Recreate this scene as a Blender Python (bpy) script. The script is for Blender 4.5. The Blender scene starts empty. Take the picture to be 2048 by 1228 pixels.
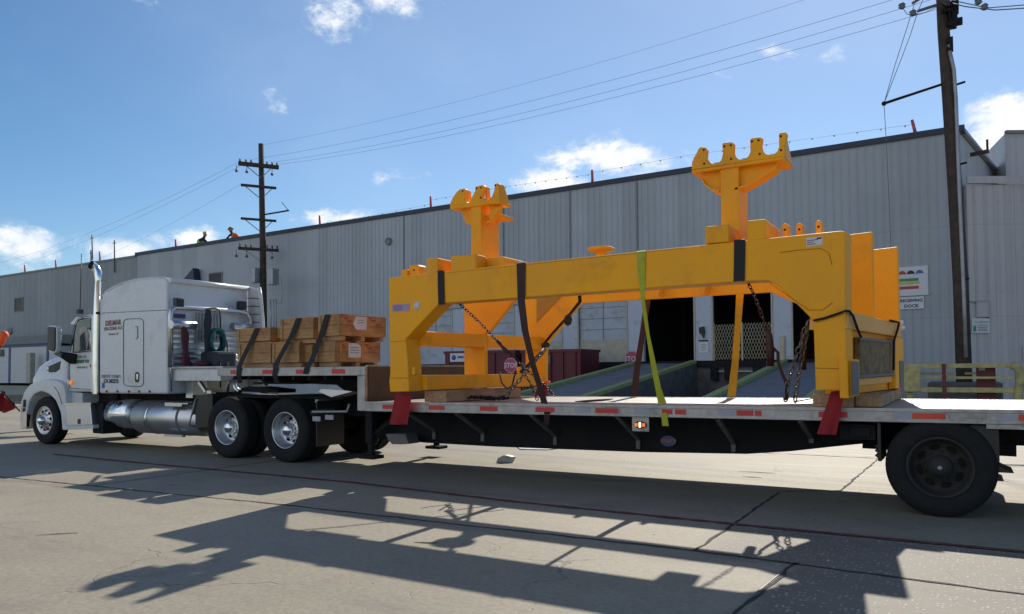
import bpy, bmesh, math, random
from mathutils import Vector, Matrix
random.seed(7)
S = bpy.context.scene
COL = S.collection
R = math.radians
# ------------------------------------------------------------------ camera
EYE = Vector((0, 0, 1.43)); FPX = 1540.0; YAW = R(30.4); PIT = R(2.0); ROL = R(0.4)
CX, CY = 1024.0, 741.0 - FPX*math.tan(PIT)
FW = Vector((-math.sin(YAW)*math.cos(PIT), math.cos(YAW)*math.cos(PIT), math.sin(PIT)))
R0 = Vector((math.cos(YAW), math.sin(YAW), 0)); U0 = R0.cross(FW)
RT = R0*math.cos(ROL)-U0*math.sin(ROL); UP = U0*math.cos(ROL)+R0*math.sin(ROL)
cam = bpy.data.cameras.new('camera'); camo = bpy.data.objects.new('camera', cam); COL.objects.link(camo)
camo.matrix_world = Matrix(((RT.x, UP.x, -FW.x, EYE.x), (RT.y, UP.y, -FW.y, EYE.y), (RT.z, UP.z, -FW.z, EYE.z), (0, 0, 0, 1)))
cam.sensor_width = 36; cam.lens = FPX/2048*36; cam.shift_y = (CY-614)/2048
cam.clip_end = 3000; cam.clip_start = 0.05
S.camera = camo
S.render.resolution_x = 1024; S.render.resolution_y = 614
S.view_settings.view_transform = 'Standard'; S.view_settings.look = 'None'
S.view_settings.exposure = 0.30; S.view_settings.gamma = 1.0
# ------------------------------------------------------------------ sun and sky
SUNV = Vector((-0.18, 1.42, 1.0)).normalized()
sl = bpy.data.lights.new('sun', 'SUN'); sl.energy = 4.4; sl.angle = R(0.53); sl.color = (1, 0.93, 0.82)
so = bpy.data.objects.new('sun', sl); COL.objects.link(so)
so.rotation_euler = SUNV.to_track_quat('Z', 'Y').to_euler()
W = bpy.data.worlds.new('World'); S.world = W; W.use_nodes = True
wn = W.node_tree; wn.nodes.clear()


def ray(u, v):
    return FW + RT*((u-CX)/FPX) - UP*((v-CY)/FPX)


def at(u, v, X=None, Y=None, Z=None, pl=None):
    """real-world point seen at a photograph pixel on a known plane"""
    r = ray(u, v)
    if pl is not None: t = (pl[0]-EYE).dot(pl[1])/r.dot(pl[1])
    elif X is not None: t = (X-EYE.x)/r.x
    elif Y is not None: t = (Y-EYE.y)/r.y
    else: t = (Z-EYE.z)/r.z
    return EYE + r*t


class NT:
    def __init__(s, t): s.t = t
    def n(s, typ, **k):
        nd = s.t.nodes.new(typ)
        for a, b in k.items():
            if a.startswith('i_'): nd.inputs[a[2:].replace('_', ' ')].default_value = b
            else: setattr(nd, a, b)
        return nd
    def l(s, a, b): s.t.links.new(a, b)
    def m(s, op, a, b=None, c=None):
        nd = s.t.nodes.new('ShaderNodeMath'); nd.operation = op
        for i, x in enumerate((a, b, c)):
            if x is None: continue
            if isinstance(x, (int, float)): nd.inputs[i].default_value = x
            else: s.l(x, nd.inputs[i])
        return nd.outputs[0]
    def mix(s, f, a, b, bl='MIX'):
        nd = s.t.nodes.new('ShaderNodeMix'); nd.data_type = 'RGBA'; nd.blend_type = bl
        for sk, x in ((nd.inputs[0], f), (nd.inputs[6], a), (nd.inputs[7], b)):
            if isinstance(x, (int, float)): sk.default_value = x
            elif isinstance(x, (tuple, list)): sk.default_value = (*x[:3], 1)
            else: s.l(x, sk)
        return nd.outputs[2]
    def rng(s, x, a, b, c=0.0, d=1.0, sm=True):
        nd = s.t.nodes.new('ShaderNodeMapRange')
        if sm: nd.interpolation_type = 'SMOOTHSTEP'
        s.l(x, nd.inputs[0])
        for i, q in enumerate((a, b, c, d)): nd.inputs[i+1].default_value = q
        return nd.outputs[0]


def world():
    q = NT(wn)
    sky = q.n('ShaderNodeTexSky', sky_type='NISHITA', sun_disc=False)
    sky.sun_elevation = math.asin(SUNV.z); sky.sun_rotation = math.atan2(SUNV.x, SUNV.y)
    sky.altitude = 0; sky.air_density = 1.0; sky.dust_density = 0.1; sky.ozone_density = 3.0
    tc = q.n('ShaderNodeTexCoord')
    sp = q.n('ShaderNodeSeparateXYZ'); q.l(tc.outputs['Generated'], sp.inputs[0])
    az = q.m('ARCTAN2', sp.outputs[0], sp.outputs[1]); el = q.m('ARCSINE', sp.outputs[2])
    acc = None
    # cloud banks: (u, v, half-width, half-height, weight) as seen; turned into sky directions
    for (u, v, a, b, w) in [(40, 492, 95, 46, .85), (-150, 500, 120, 60, .8), (245, 505, 60, 26, .7), (395, 482, 75, 22, .75), (665, 440, 90, 24, .75),
                            (1110, 365, 100, 28, .95), (1225, 318, 115, 36, 1.0), (680, 35, 75, 62, .82), (770, 5, 80, 34, .7),
                            (555, 205, 30, 36, .45), (300, 5, 50, 22, .5), (830, 347, 42, 12, .5), (985, 298, 34, 14, .45), (1575, 92, 60, 34, .5),
                            (1660, 115, 42, 26, .45), (1450, 148, 50, 16, .4), (2010, 270, 95, 75, 1.0), (1340, 205, 40, 14, .25),
                            (2300, 330, 200, 90, 1), (-500, 300, 260, 120, 1), (3000, 200, 400, 150, .9), (760, 360, 20, 8, .4)]:
        d = ray(u, v).normalized(); e = ray(u+a, v).normalized(); g = ray(u, v-b).normalized()
        A0 = math.atan2(d.x, d.y); E0 = math.asin(d.z)
        sa = 1.15*max(abs(math.atan2(e.x, e.y)-A0), .01); sb = 1.15*max(abs(math.asin(g.z)-E0), .01)
        dx = q.m('DIVIDE', q.m('SUBTRACT', az, A0), sa); dy = q.m('DIVIDE', q.m('SUBTRACT', el, E0), sb)
        r2 = q.m('ADD', q.m('MULTIPLY', dx, dx), q.m('MULTIPLY', dy, dy))
        k = q.m('MULTIPLY', q.m('EXPONENT', q.m('MULTIPLY', r2, -0.9)), w)
        acc = k if acc is None else q.m('MAXIMUM', acc, k)
    # unseen cloud cover added behind the camera to fill shaded faces with neutral light
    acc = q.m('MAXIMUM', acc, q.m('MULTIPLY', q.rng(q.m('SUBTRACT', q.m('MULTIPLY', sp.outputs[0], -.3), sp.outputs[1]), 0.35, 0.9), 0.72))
    mp = q.n('ShaderNodeMapping'); mp.inputs['Scale'].default_value = (1, 1, 1.7); q.l(tc.outputs['Generated'], mp.inputs[0])
    n1 = q.n('ShaderNodeTexNoise', i_Scale=9.0, i_Detail=10.0, i_Roughness=0.66, i_Distortion=0.55); q.l(mp.outputs[0], n1.inputs['Vector'])
    n2 = q.n('ShaderNodeTexNoise', i_Scale=5.0, i_Detail=6.0); q.l(mp.outputs[0], n2.inputs['Vector'])
    n6 = q.n('ShaderNodeTexNoise', i_Scale=38.0, i_Detail=8.0, i_Roughness=0.7); q.l(mp.outputs[0], n6.inputs['Vector'])
    acc = q.m('ADD', acc, q.m('MULTIPLY', q.m('MULTIPLY', q.m('SUBTRACT', n6.outputs[0], .5), 1.1), q.m('MINIMUM', q.m('MULTIPLY', acc, 2.0), 1.0)))
    den = q.m('ADD', q.m('MULTIPLY', acc, 0.92), q.m('MULTIPLY', q.m('SUBTRACT', n1.outputs[0], 0.5), 1.7))
    cov = q.rng(den, 0.30, 0.78)
    shade = q.rng(q.m('ADD', den, q.m('MULTIPLY', q.m('SUBTRACT', n2.outputs[0], .5), 1.2)), 0.35, 1.15)
    ccol = q.mix(shade, (6.6, 7.4, 8.5), (9.6, 9.5, 9.4))
    # thin high veil brighter towards the sun
    veil = q.m('MULTIPLY', q.rng(n2.outputs[0], 0.42, 0.75), 0.05)
    dp = q.n('ShaderNodeVectorMath', operation='DOT_PRODUCT'); q.l(tc.outputs['Generated'], dp.inputs[0]); dp.inputs[1].default_value = SUNV
    glow = q.m('MULTIPLY', q.rng(dp.outputs['Value'], 0.50, 0.95), 0.16)
    v2 = q.m('ADD', veil, glow)
    hs = q.n('ShaderNodeHueSaturation', i_Saturation=SKYSAT, i_Value=SKYVAL); q.l(sky.outputs[0], hs.inputs['Color'])
    base = q.mix(v2, hs.outputs[0], (8.0, 8.8, 9.8))
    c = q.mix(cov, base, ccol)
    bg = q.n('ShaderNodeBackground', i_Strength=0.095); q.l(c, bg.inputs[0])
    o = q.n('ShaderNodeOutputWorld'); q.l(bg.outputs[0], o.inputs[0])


SKYSAT = 1.20; SKYVAL = 0.94
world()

# ------------------------------------------------------------------ materials
MC = {}


def mat(name, c, rough=0.6, metal=0.0, var=0.12, vs=3.0, bump=0.0, bs=40.0, c2=None, dirt=None, dirts=1.2, coat=0.0, emit=None, scuff=0.0):
    if name in MC: return MC[name]
    m = bpy.data.materials.new(name); m.use_nodes = True; t = m.node_tree; t.nodes.clear(); q = NT(t)
    p = q.n('ShaderNodeBsdfPrincipled', i_Roughness=rough, i_Metallic=metal); p.inputs['Coat Weight'].default_value = coat
    o = q.n('ShaderNodeOutputMaterial'); q.l(p.outputs[0], o.inputs[0])
    tc = q.n('ShaderNodeTexCoord'); geo = tc.outputs['Object']
    n1 = q.n('ShaderNodeTexNoise', i_Scale=vs, i_Detail=7.0, i_Roughness=0.6); q.l(geo, n1.inputs['Vector'])
    a = tuple(x*(1-var) for x in c); b = c2 if c2 else tuple(min(1, x*(1+var)) for x in c)
    col = q.mix(q.rng(n1.outputs[0], 0.3, 0.7), a, b)
    if dirt:
        n3 = q.n('ShaderNodeTexNoise', i_Scale=dirts, i_Detail=9.0, i_Roughness=0.68); q.l(geo, n3.inputs['Vector'])
        col = q.mix(q.rng(n3.outputs[0], 0.5, 0.72, 0, 0.75), col, dirt)
    if scuff:
        mpv = q.n('ShaderNodeMapping'); mpv.inputs['Scale'].default_value = (9, 9, 1.0); q.l(geo, mpv.inputs[0])
        n4 = q.n('ShaderNodeTexNoise', i_Scale=1.6, i_Detail=9.0, i_Roughness=0.75); q.l(mpv.outputs[0], n4.inputs['Vector'])
        n5 = q.n('ShaderNodeTexNoise', i_Scale=26.0, i_Detail=6.0, i_Roughness=0.7); q.l(geo, n5.inputs['Vector'])
        f = q.m('MAXIMUM', q.rng(n4.outputs[0], .58, .78, 0, scuff), q.rng(n5.outputs[0], .66, .72, 0, scuff*1.3))
        col = q.mix(f, col, tuple(x*.35+.02 for x in c))
    q.l(col, p.inputs['Base Color'])
    q.l(q.rng(n1.outputs[0], 0.2, 0.8, max(rough-.08, 0.02), min(rough+.1, 1)), p.inputs['Roughness'])
    if bump:
        n2 = q.n('ShaderNodeTexNoise', i_Scale=bs, i_Detail=4.0); q.l(geo, n2.inputs['Vector'])
        bp = q.n('ShaderNodeBump', i_Strength=bump, i_Distance=0.02); q.l(n2.outputs[0], bp.inputs['Height']); q.l(bp.outputs[0], p.inputs['Normal'])
    if emit:
        p.inputs['Emission Color'].default_value = (*emit[:3], 1); p.inputs['Emission Strength'].default_value = emit[3]
    MC[name] = m
    return m


NJ = (at(1592, 1126, Z=0), at(1468, 1230, Z=0))
AGGK = (NJ[0].x-NJ[1].x)/(NJ[0].y-NJ[1].y); AGGC = NJ[0].x-AGGK*NJ[0].y


def concrete_mat():
    m = bpy.data.materials.new('concrete_yard'); m.use_nodes = True; t = m.node_tree; t.nodes.clear(); q = NT(t)
    p = q.n('ShaderNodeBsdfPrincipled', i_Roughness=0.74); o = q.n('ShaderNodeOutputMaterial'); q.l(p.outputs[0], o.inputs[0])
    tc = q.n('ShaderNodeTexCoord'); g = tc.outputs['Object']
    sp = q.n('ShaderNodeSeparateXYZ'); q.l(g, sp.inputs[0])
    def noise(s, d=8.0, r=0.62, v=g, dist=0.0):
        n = q.n('ShaderNodeTexNoise', i_Scale=s, i_Detail=d, i_Roughness=r, i_Distortion=dist); q.l(v, n.inputs['Vector']); return n.outputs[0]
    base = q.mix(q.rng(noise(0.35), 0.3, 0.7), (0.29, 0.248, 0.165), (0.37, 0.322, 0.225))
    base = q.mix(q.m('MULTIPLY', q.rng(noise(1.7, 9, .7, dist=.6), 0.50, 0.72), .5), base, (0.17, 0.152, 0.12))
    # brownish drift stains stretched along the yard
    mp = q.n('ShaderNodeMapping'); mp.inputs['Scale'].default_value = (.25, 1.1, 1); q.l(g, mp.inputs[0])
    base = q.mix(q.m('MULTIPLY', q.rng(noise(1.0, 8, .65, mp.outputs[0]), 0.52, 0.70), .45), base, (0.30, 0.235, 0.17))
    # fine grain
    fg = noise(85, 3, .7)
    base = q.mix(q.rng(fg, 0.30, 0.70, 0.0, 0.70), base, (0.20, 0.19, 0.17), 'MIX')
    sc = q.rng(noise(22, 6, .7), .3, .7, .84, 1.12)
    cc = q.n('ShaderNodeCombineColor')
    for i in range(3): q.l(sc, cc.inputs[i])
    base = q.mix(1.0, base, cc.outputs[0], 'MULTIPLY')
    # exposed aggregate slab: right of the cross joint, near side
    wob = q.m('MULTIPLY', q.m('SUBTRACT', noise(1.5), .5), .35)
    near = q.rng(q.m('ADD', q.m('SUBTRACT', sp.outputs[0], q.m('MULTIPLY', sp.outputs[1], AGGK)), wob), AGGC-.10, AGGC+.10)
    mid = q.m('MULTIPLY', q.rng(q.m('ADD', sp.outputs[0], wob), -2.05, -1.6), q.rng(q.m('ADD', sp.outputs[1], wob), 5.8, 6.0))
    ex = q.m('MULTIPLY', q.m('MAXIMUM', near, mid), q.rng(q.m('ADD', sp.outputs[1], wob), 7.35, 7.0))
    vo = q.n('ShaderNodeTexVoronoi', i_Scale=30.0); q.l(g, vo.inputs['Vector'])
    sepc = q.n('ShaderNodeSeparateColor'); q.l(vo.outputs['Color'], sepc.inputs[0])
    fl = q.m('MULTIPLY', q.rng(sepc.outputs[0], 0.50, 0.7), q.rng(vo.outputs['Distance'], 0.42, 0.15))
    agg = q.mix(fl, (0.145, 0.128, 0.10), (0.50, 0.46, 0.37))
    agg = q.mix(q.rng(noise(3.0), .35, .7, 0, .3), agg, (0.19, 0.17, 0.135))
    base = q.mix(q.m('MULTIPLY', ex, .85), base, agg)
    # hairline cracks
    v3 = q.n('ShaderNodeVectorMath', operation='ADD'); q.l(g, v3.inputs[0])
    wv = q.n('ShaderNodeTexNoise', i_Scale=1.4, i_Detail=6.0); q.l(g, wv.inputs['Vector'])
    vs = q.n('ShaderNodeVectorMath', operation='SCALE'); q.l(wv.outputs['Color'], vs.inputs[0]); vs.inputs['Scale'].default_value = .9; q.l(vs.outputs[0], v3.inputs[1])
    ve = q.n('ShaderNodeTexVoronoi', feature='DISTANCE_TO_EDGE', i_Scale=0.42); q.l(v3.outputs[0], ve.inputs['Vector'])
    cr = q.m('MULTIPLY', q.rng(ve.outputs['Distance'], 0.005, 0.001), q.rng(noise(.5), .48, .6))
    base = q.mix(q.m('MULTIPLY', cr, .55), base, (0.09, 0.08, 0.07))
    # pale scrape marks across the slab beyond the trailer
    mp2 = q.n('ShaderNodeMapping'); mp2.inputs['Scale'].default_value = (.35, 7, 1); mp2.inputs['Rotation'].default_value = (0, 0, R(4)); q.l(g, mp2.inputs[0])
    scr = q.m('MULTIPLY', q.rng(noise(1.3, 6, .6, mp2.outputs[0]), 0.52, 0.64), q.m('MULTIPLY', q.rng(sp.outputs[0], -4.5, -2.5), q.rng(sp.outputs[1], 9.2, 9.8)))
    base = q.mix(q.m('MULTIPLY', scr, .5), base, (0.46, 0.43, 0.37))
    # tyre tracks curving through the yard and darker patch repairs
    tn = noise(.25, 3)
    trk = q.m('ABSOLUTE', q.m('SUBTRACT', q.m('FRACT', q.m('MULTIPLY', q.m('ADD', sp.outputs[1], q.m('MULTIPLY', tn, 2.2)), .52)), .5))
    tk_ = q.m('MULTIPLY', q.rng(trk, .11, .02), q.rng(noise(1.2, 8, .7, mp.outputs[0]), .42, .62))
    base = q.mix(q.m('MULTIPLY', tk_, .42), base, (0.13, 0.12, 0.10))
    lt = q.rng(noise(.8, 9, .75), .55, .75)
    base = q.mix(q.m('MULTIPLY', lt, .5), base, (0.37, 0.335, 0.265))
    # oil spots
    vo2 = q.n('ShaderNodeTexVoronoi', i_Scale=0.9); q.l(g, vo2.inputs['Vector'])
    sp2 = q.n('ShaderNodeSeparateColor'); q.l(vo2.outputs['Color'], sp2.inputs[0])
    oil = q.m('MULTIPLY', q.rng(vo2.outputs['Distance'], 0.055, 0.02), q.rng(sp2.outputs[1], 0.55, 0.6))
    base = q.mix(q.m('MULTIPLY', oil, .6), base, (0.07, 0.065, 0.06))
    q.l(base, p.inputs['Base Color'])
    h = q.m('ADD', q.m('MULTIPLY', fg, .5), q.m('ADD', q.m('MULTIPLY', noise(9, 6), 1.2), q.m('MULTIPLY', cr, -2)))
    h = q.m('ADD', h, q.m('MULTIPLY', q.m('MULTIPLY', fl, ex), .8))
    bp = q.n('ShaderNodeBump', i_Strength=0.35, i_Distance=0.012); q.l(h, bp.inputs['Height']); q.l(bp.outputs[0], p.inputs['Normal'])
    return m


def ribbed(name, c, c2, pitch=0.30, axis=0, dirt=(0.2, 0.19, 0.17), amp=.5, rough=.55, seam=0.0):
    """profiled metal cladding: vertical ribs, streaks and faint soiling"""
    m = bpy.data.materials.new(name); m.use_nodes = True; t = m.node_tree; t.nodes.clear(); q = NT(t)
    p = q.n('ShaderNodeBsdfPrincipled', i_Roughness=rough, i_Metallic=0.0); o = q.n('ShaderNodeOutputMaterial'); q.l(p.outputs[0], o.inputs[0])
    tc = q.n('ShaderNodeTexCoord'); g = tc.outputs['Object']; sp = q.n('ShaderNodeSeparateXYZ'); q.l(g, sp.inputs[0])
    x = sp.outputs[axis]
    fr = q.m('FRACT', q.m('DIVIDE', x, pitch))
    tri = q.m('ABSOLUTE', q.m('SUBTRACT', fr, 0.5))
    rib = q.rng(tri, 0.10, 0.20)
    mp = q.n('ShaderNodeMapping'); mp.inputs['Scale'].default_value = (3.0, 3.0, .12); q.l(g, mp.inputs[0])
    st = q.n('ShaderNodeTexNoise', i_Scale=1.4, i_Detail=8.0, i_Roughness=.7); q.l(mp.outputs[0], st.inputs['Vector'])
    n1 = q.n('ShaderNodeTexNoise', i_Scale=.35, i_Detail=8.0, i_Roughness=.65); q.l(g, n1.inputs['Vector'])
    col = q.mix(q.rng(n1.outputs[0], .3, .7), c, c2)
    col = q.mix(q.rng(st.outputs[0], .5, .8, 0, .55), col, dirt)
    col = q.mix(q.rng(rib, 0, 1, 0.09, 0.0), col, (0.10, 0.11, 0.12))
    fr2 = q.m('FRACT', q.m('DIVIDE', x, pitch*3))
    pn = q.n('ShaderNodeTexWhiteNoise', noise_dimensions='1D'); q.l(q.m('FLOOR', q.m('DIVIDE', x, pitch*3)), pn.inputs['W'])
    cc = q.n('ShaderNodeCombineColor')
    v = q.rng(pn.outputs['Value'], 0, 1, .93, 1.06)
    for i in range(3): q.l(v, cc.inputs[i])
    col = q.mix(1.0, col, cc.outputs[0], 'MULTIPLY')
    # sheet laps and fastener rows
    zz = sp.outputs[2]
    for zl in (3.3, 6.7):
        dz = q.m('ABSOLUTE', q.m('SUBTRACT', zz, zl))
        col = q.mix(q.rng(dz, .035, .015, 0, .14), col, (.12, .12, .13))
    fz = q.m('ABSOLUTE', q.m('SUBTRACT', q.m('FRACT', q.m('DIVIDE', zz, 1.68)), .5)); fx = q.m('ABSOLUTE', q.m('SUBTRACT', fr, .5))
    col = q.mix(q.m('MULTIPLY', q.m('MULTIPLY', q.rng(fz, .022, .010), q.rng(fx, .12, .06)), .28), col, (.16, .15, .14))
    rs = q.m('MULTIPLY', q.rng(st.outputs[0], .60, .74, 0, .5), q.rng(zz, 10.5, 2.0, .35, 1.0))
    col = q.mix(rs, col, (.23, .19, .16))
    if seam:
        s2 = q.m('ABSOLUTE', q.m('SUBTRACT', q.m('FRACT', q.m('DIVIDE', x, seam)), .5))
        col = q.mix(q.rng(s2, .004, .002, 0, .5), col, (.12, .12, .13))
    q.l(col, p.inputs['Base Color'])
    bp = q.n('ShaderNodeBump', i_Strength=amp, i_Distance=0.04); q.l(rib, bp.inputs['Height']); q.l(bp.outputs[0], p.inputs['Normal'])
    return m


def wood_mat(name, c1, c2, axis=0, sc=1.0, knots=True):
    m = bpy.data.materials.new(name); m.use_nodes = True; t = m.node_tree; t.nodes.clear(); q = NT(t)
    p = q.n('ShaderNodeBsdfPrincipled', i_Roughness=0.7); o = q.n('ShaderNodeOutputMaterial'); q.l(p.outputs[0], o.inputs[0])
    tc = q.n('ShaderNodeTexCoord'); g = tc.outputs['Object']
    mp = q.n('ShaderNodeMapping'); s = [22, 22, 22]; s[axis] = 1.6; mp.inputs['Scale'].default_value = tuple(k*sc for k in s); q.l(g, mp.inputs[0])
    n = q.n('ShaderNodeTexNoise', i_Scale=1.6, i_Detail=8.0, i_Distortion=.4); q.l(mp.outputs[0], n.inputs['Vector'])
    n2 = q.n('ShaderNodeTexNoise', i_Scale=2.5, i_Detail=5.0); q.l(g, n2.inputs['Vector'])
    col = q.mix(q.rng(n.outputs[0], .3, .7), c1, c2)
    col = q.mix(q.rng(n2.outputs[0], .48, .70, 0, .65), col, tuple(x*.5 for x in c1))
    if knots:
        v = q.n('ShaderNodeTexVoronoi', i_Scale=4.2); q.l(g, v.inputs['Vector'])
        col = q.mix(q.rng(v.outputs['Distance'], .085, .045, 0, .7), col, tuple(x*.3 for x in c1))
    q.l(col, p.inputs['Base Color'])
    bp = q.n('ShaderNodeBump', i_Strength=.2, i_Distance=.005); q.l(n.outputs[0], bp.inputs['Height']); q.l(bp.outputs[0], p.inputs['Normal'])
    return m


M = dict(
    concrete=concrete_mat(),
    joint=mat('joint_filler', (.035, .033, .03), .9, bump=.5, var=.4, vs=6),
    redline=mat('worn_red_paint', (.15, .04, .038), .85, var=.3, vs=5, dirt=(.24, .20, .17), dirts=9),
    yellow=mat('yellow_paint', (.97, .405, .0), .6, var=.06, vs=1.5, bump=.05, bs=30, dirt=(.74, .30, .01), dirts=2.2, scuff=.5),
    weld=mat('yellow_weld', (.42, .20, .012), .5, var=.1),
    dyellow=mat('scuffed_yellow_paint', (.60, .28, .02), .5, var=.1, dirt=(.35, .2, .06)),
    tan=mat('end_tan', (.78, .40, .085), .5, var=.06),  # tan tone of the end beam, ledge and right cradle's end gusset
    white=mat('truck_white_paint', (.66, .68, .70), .28, var=.04, vs=2, dirt=(.5, .49, .47), dirts=1.6, coat=.25, scuff=.3),
    whited=mat('dusty_white_paint', (.55, .56, .57), .5, var=.08, vs=3, dirt=(.36, .34, .32), dirts=3),
    chrome=mat('chrome', (.78, .79, .80), .10, 1.0, var=.03),
    alu=mat('polished_aluminium', (.60, .61, .63), .34, 1.0, var=.03, vs=1.2),
    alud=mat('weathered_aluminium', (.40, .395, .385), .45, .6, var=.18, vs=6, dirt=(.19, .17, .15), dirts=5, bump=.15),
    deckm=mat('bare_deck_aluminium', (.32, .30, .25), .5, .15, var=.12, vs=4, dirt=(.36, .32, .26), dirts=2.5, bump=.1),
    black=mat('black_steel', (.007, .007, .009), .88, var=.3, dirt=(.018, .016, .015), dirts=4),
    rubber=mat('tyre_rubber', (.007, .007, .008), .85, var=.2, vs=12, dirt=(.018, .016, .014), dirts=5),
    plastic=mat('black_plastic', (.012, .012, .013), .4, var=.2),
    glass=mat('dark_glass', (.02, .035, .035), .06, 0, var=.2, coat=.8),
    mirror=mat('mirror_glass', (.012, .012, .014), .35, .0, var=.3, vs=5),
    red=mat('red_reflector', (.55, .035, .03), .35, var=.1),
    orr=mat('orange_red_reflector', (.62, .07, .03), .4, var=.15),
    silv=mat('silver_reflector', (.34, .35, .42), .4, var=.1),
    flag=mat('red_flag_mesh', (.30, .008, .016), .75, var=.15, bump=.25, bs=150),
    orange=mat('fluorescent_orange', (.85, .11, .03), .6, var=.1),
    amber=mat('amber_lamp', (.5, .09, .02), .3, var=.1, emit=(1, .25, .05, .6)),
    lamp=mat('lit_lamp', (1, .8, .6), .3, emit=(1, .75, .45, 3.0)),
    strapd=mat('dark_webbing', (.028, .025, .028), .85, var=.25, bump=.4, bs=120),
    strapb=mat('brown_webbing', (.055, .028, .026), .85, var=.25, bump=.4, bs=120),
    strapy=mat('yellow_green_webbing', (.46, .47, .03), .75, var=.15, bump=.4, bs=120, dirt=(.2, .18, .05), dirts=3),
    strapg=mat('gold_webbing', (.55, .33, .015), .75, var=.2, bump=.4, bs=120, dirt=(.25, .14, .03), dirts=3),
    chain=mat('chain_steel', (.20, .18, .16), .4, .8, var=.3, dirt=(.06, .035, .025), dirts=8),
    chainb=mat('brown_painted_chain', (.07, .025, .02), .55, .3, var=.3),
    pole=mat('creosoted_pole', (.062, .045, .036), .9, var=.35, vs=4, bump=.5, bs=25),
    wire=mat('cable_black', (.13, .15, .18), .6, var=.1),
    galv=mat('galvanised_steel', (.36, .37, .38), .5, .4, var=.15),
    trim=mat('navy_roof_trim', (.022, .032, .062), .5, var=.15),
    greytrim=mat('grey_roof_trim', (.20, .22, .23), .6, var=.15),
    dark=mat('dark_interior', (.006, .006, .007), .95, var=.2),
    dockwall=mat('dock_painted_wall', (.42, .47, .53), .7, var=.08, vs=1.5, dirt=(.28, .28, .27), dirts=2),
    pilaster=mat('pale_blue_pilaster', (.47, .52, .60), .6, var=.06, dirt=(.3, .31, .33), dirts=3),
    cream=mat('cream_panel', (.44, .42, .34), .75, var=.1, dirt=(.3, .28, .22), dirts=2.5),
    jamb=mat('cream_jamb', (.45, .40, .32), .7, var=.1),
    ramp=mat('ramp_asphalt', (.19, .19, .21), .9, var=.15, vs=3, bump=.3, bs=40, dirt=(.13, .13, .14)),
    rampside=mat('ramp_concrete_side', (.13, .125, .12), .9, var=.25, vs=2, dirt=(.07, .065, .06), dirts=2.5, bump=.3),
    kerb=mat('faded_yellow_kerb', (.34, .37, .15), .8, var=.2, vs=5, dirt=(.22, .23, .15), dirts=5),
    dump=mat('maroon_steel', (.115, .014, .022), .55, var=.15, vs=3, dirt=(.07, .015, .02), dirts=2),
    rail=mat('faded_yellow_rail', (.46, .40, .17), .7, var=.2, vs=5, dirt=(.22, .2, .12), dirts=4),
    gate=mat('cream_gate_steel', (.50, .44, .30), .6, var=.12),
    signw=mat('sign_white', (.62, .63, .66), .5, var=.04),
    signr=mat('sign_pink_red', (.45, .06, .12), .5, var=.1),
    signg=mat('sign_green', (.05, .25, .13), .5, var=.1), signyel=mat('sign_yellow', (.5, .5, .10), .5, var=.1),
    signrd=mat('sign_red', (.40, .05, .05), .5, var=.1), signb=mat('sign_blue', (.05, .14, .35), .5, var=.1),
    ink=mat('ink_black', (.02, .02, .025), .6, var=.1), inkn=mat('ink_navy', (.03, .05, .12), .6, var=.1),
    inkr=mat('ink_brick', (.27, .13, .10), .6, var=.1), inkg=mat('ink_green', (.03, .22, .07), .6, var=.1),
    purple=mat('purple_label', (.42, .27, .42), .5, var=.1),
    paper=mat('white_paper', (.68, .66, .66), .8, var=.06),
    tarp=mat('streaky_dark_panel', (.17, .115, .05), .75, var=.45, vs=14, dirt=(.035, .03, .025), dirts=6),
    greyplate=mat('grey_plate', (.13, .13, .125), .6, var=.15),
    riser=mat('dark_plywood', (.075, .058, .042), .8, var=.25, vs=4),
    shedw=mat('shed_wall', (.55, .56, .57), .6, var=.06), shedb=mat('shed_blue', (.04, .09, .22), .5, var=.1),
    shedr=mat('shed_roof', (.27, .25, .20), .7, var=.15),
    grassm=mat('dry_grass', (.10, .14, .03), .9, var=.4, vs=8), dirtm=mat('sun_paled_sandy_yard', (.50, .42, .29), .9, var=.12, vs=.6),  # sandy ground, its tone paled to stand in for sunlight
    straw=mat('straw_verge', (.26, .18, .08), .95, var=.4, vs=3),
    hose=mat('teal_hose', (.02, .15, .14), .5, var=.2), cloth=mat('maroon_cloth', (.09, .02, .03), .9, var=.3),
    clothg=mat('lime_vest', (.35, .62, .04), .8, var=.15), clotho=mat('orange_vest', (.75, .12, .03), .8, var=.15),
    skin=mat('skin', (.40, .24, .17), .6, var=.05), darkcloth=mat('dark_cloth', (.03, .035, .045), .9, var=.2),
    pink=mat('faded_pink_stake', (.60, .10, .10), .7, var=.2), bunt=mat('yellow_pennant', (.6, .5, .15), .7, var=.2),
    badge=mat('badge_blue', (.06, .09, .25), .5, var=.2), badgeo=mat('badge_orange', (.5, .18, .05), .5, var=.2),
    crate=wood_mat('crate_pine', (.36, .19, .07), (.48, .27, .11), 0), crate2=wood_mat('crate_pine_bounce_tint', (.46, .205, .065), (.58, .30, .11), 1),  # second pine is brighter and oranger: bounce light painted into the crate sides
    timber=wood_mat('timber', (.36, .20, .10), (.50, .31, .17), 1), gloveb=mat('hardhat', (.5, .5, .1), .4),
    wallm=ribbed('ribbed_grey_cladding', (.345, .385, .42), (.39, .43, .465), .305, 0, amp=.15, dirt=(.34,.34,.35)),
    wallleft=ribbed('smooth_grey_cladding', (.285, .315, .335), (.325, .35, .365), .9, 0, dirt=(.27, .28, .29), amp=.1, rough=.9),
    annexm=ribbed('annex_cladding', (.48, .465, .475), (.54, .52, .52), .38, 0, dirt=(.36, .34, .33), amp=.15),
)

# ------------------------------------------------------------------ mesh building


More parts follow.
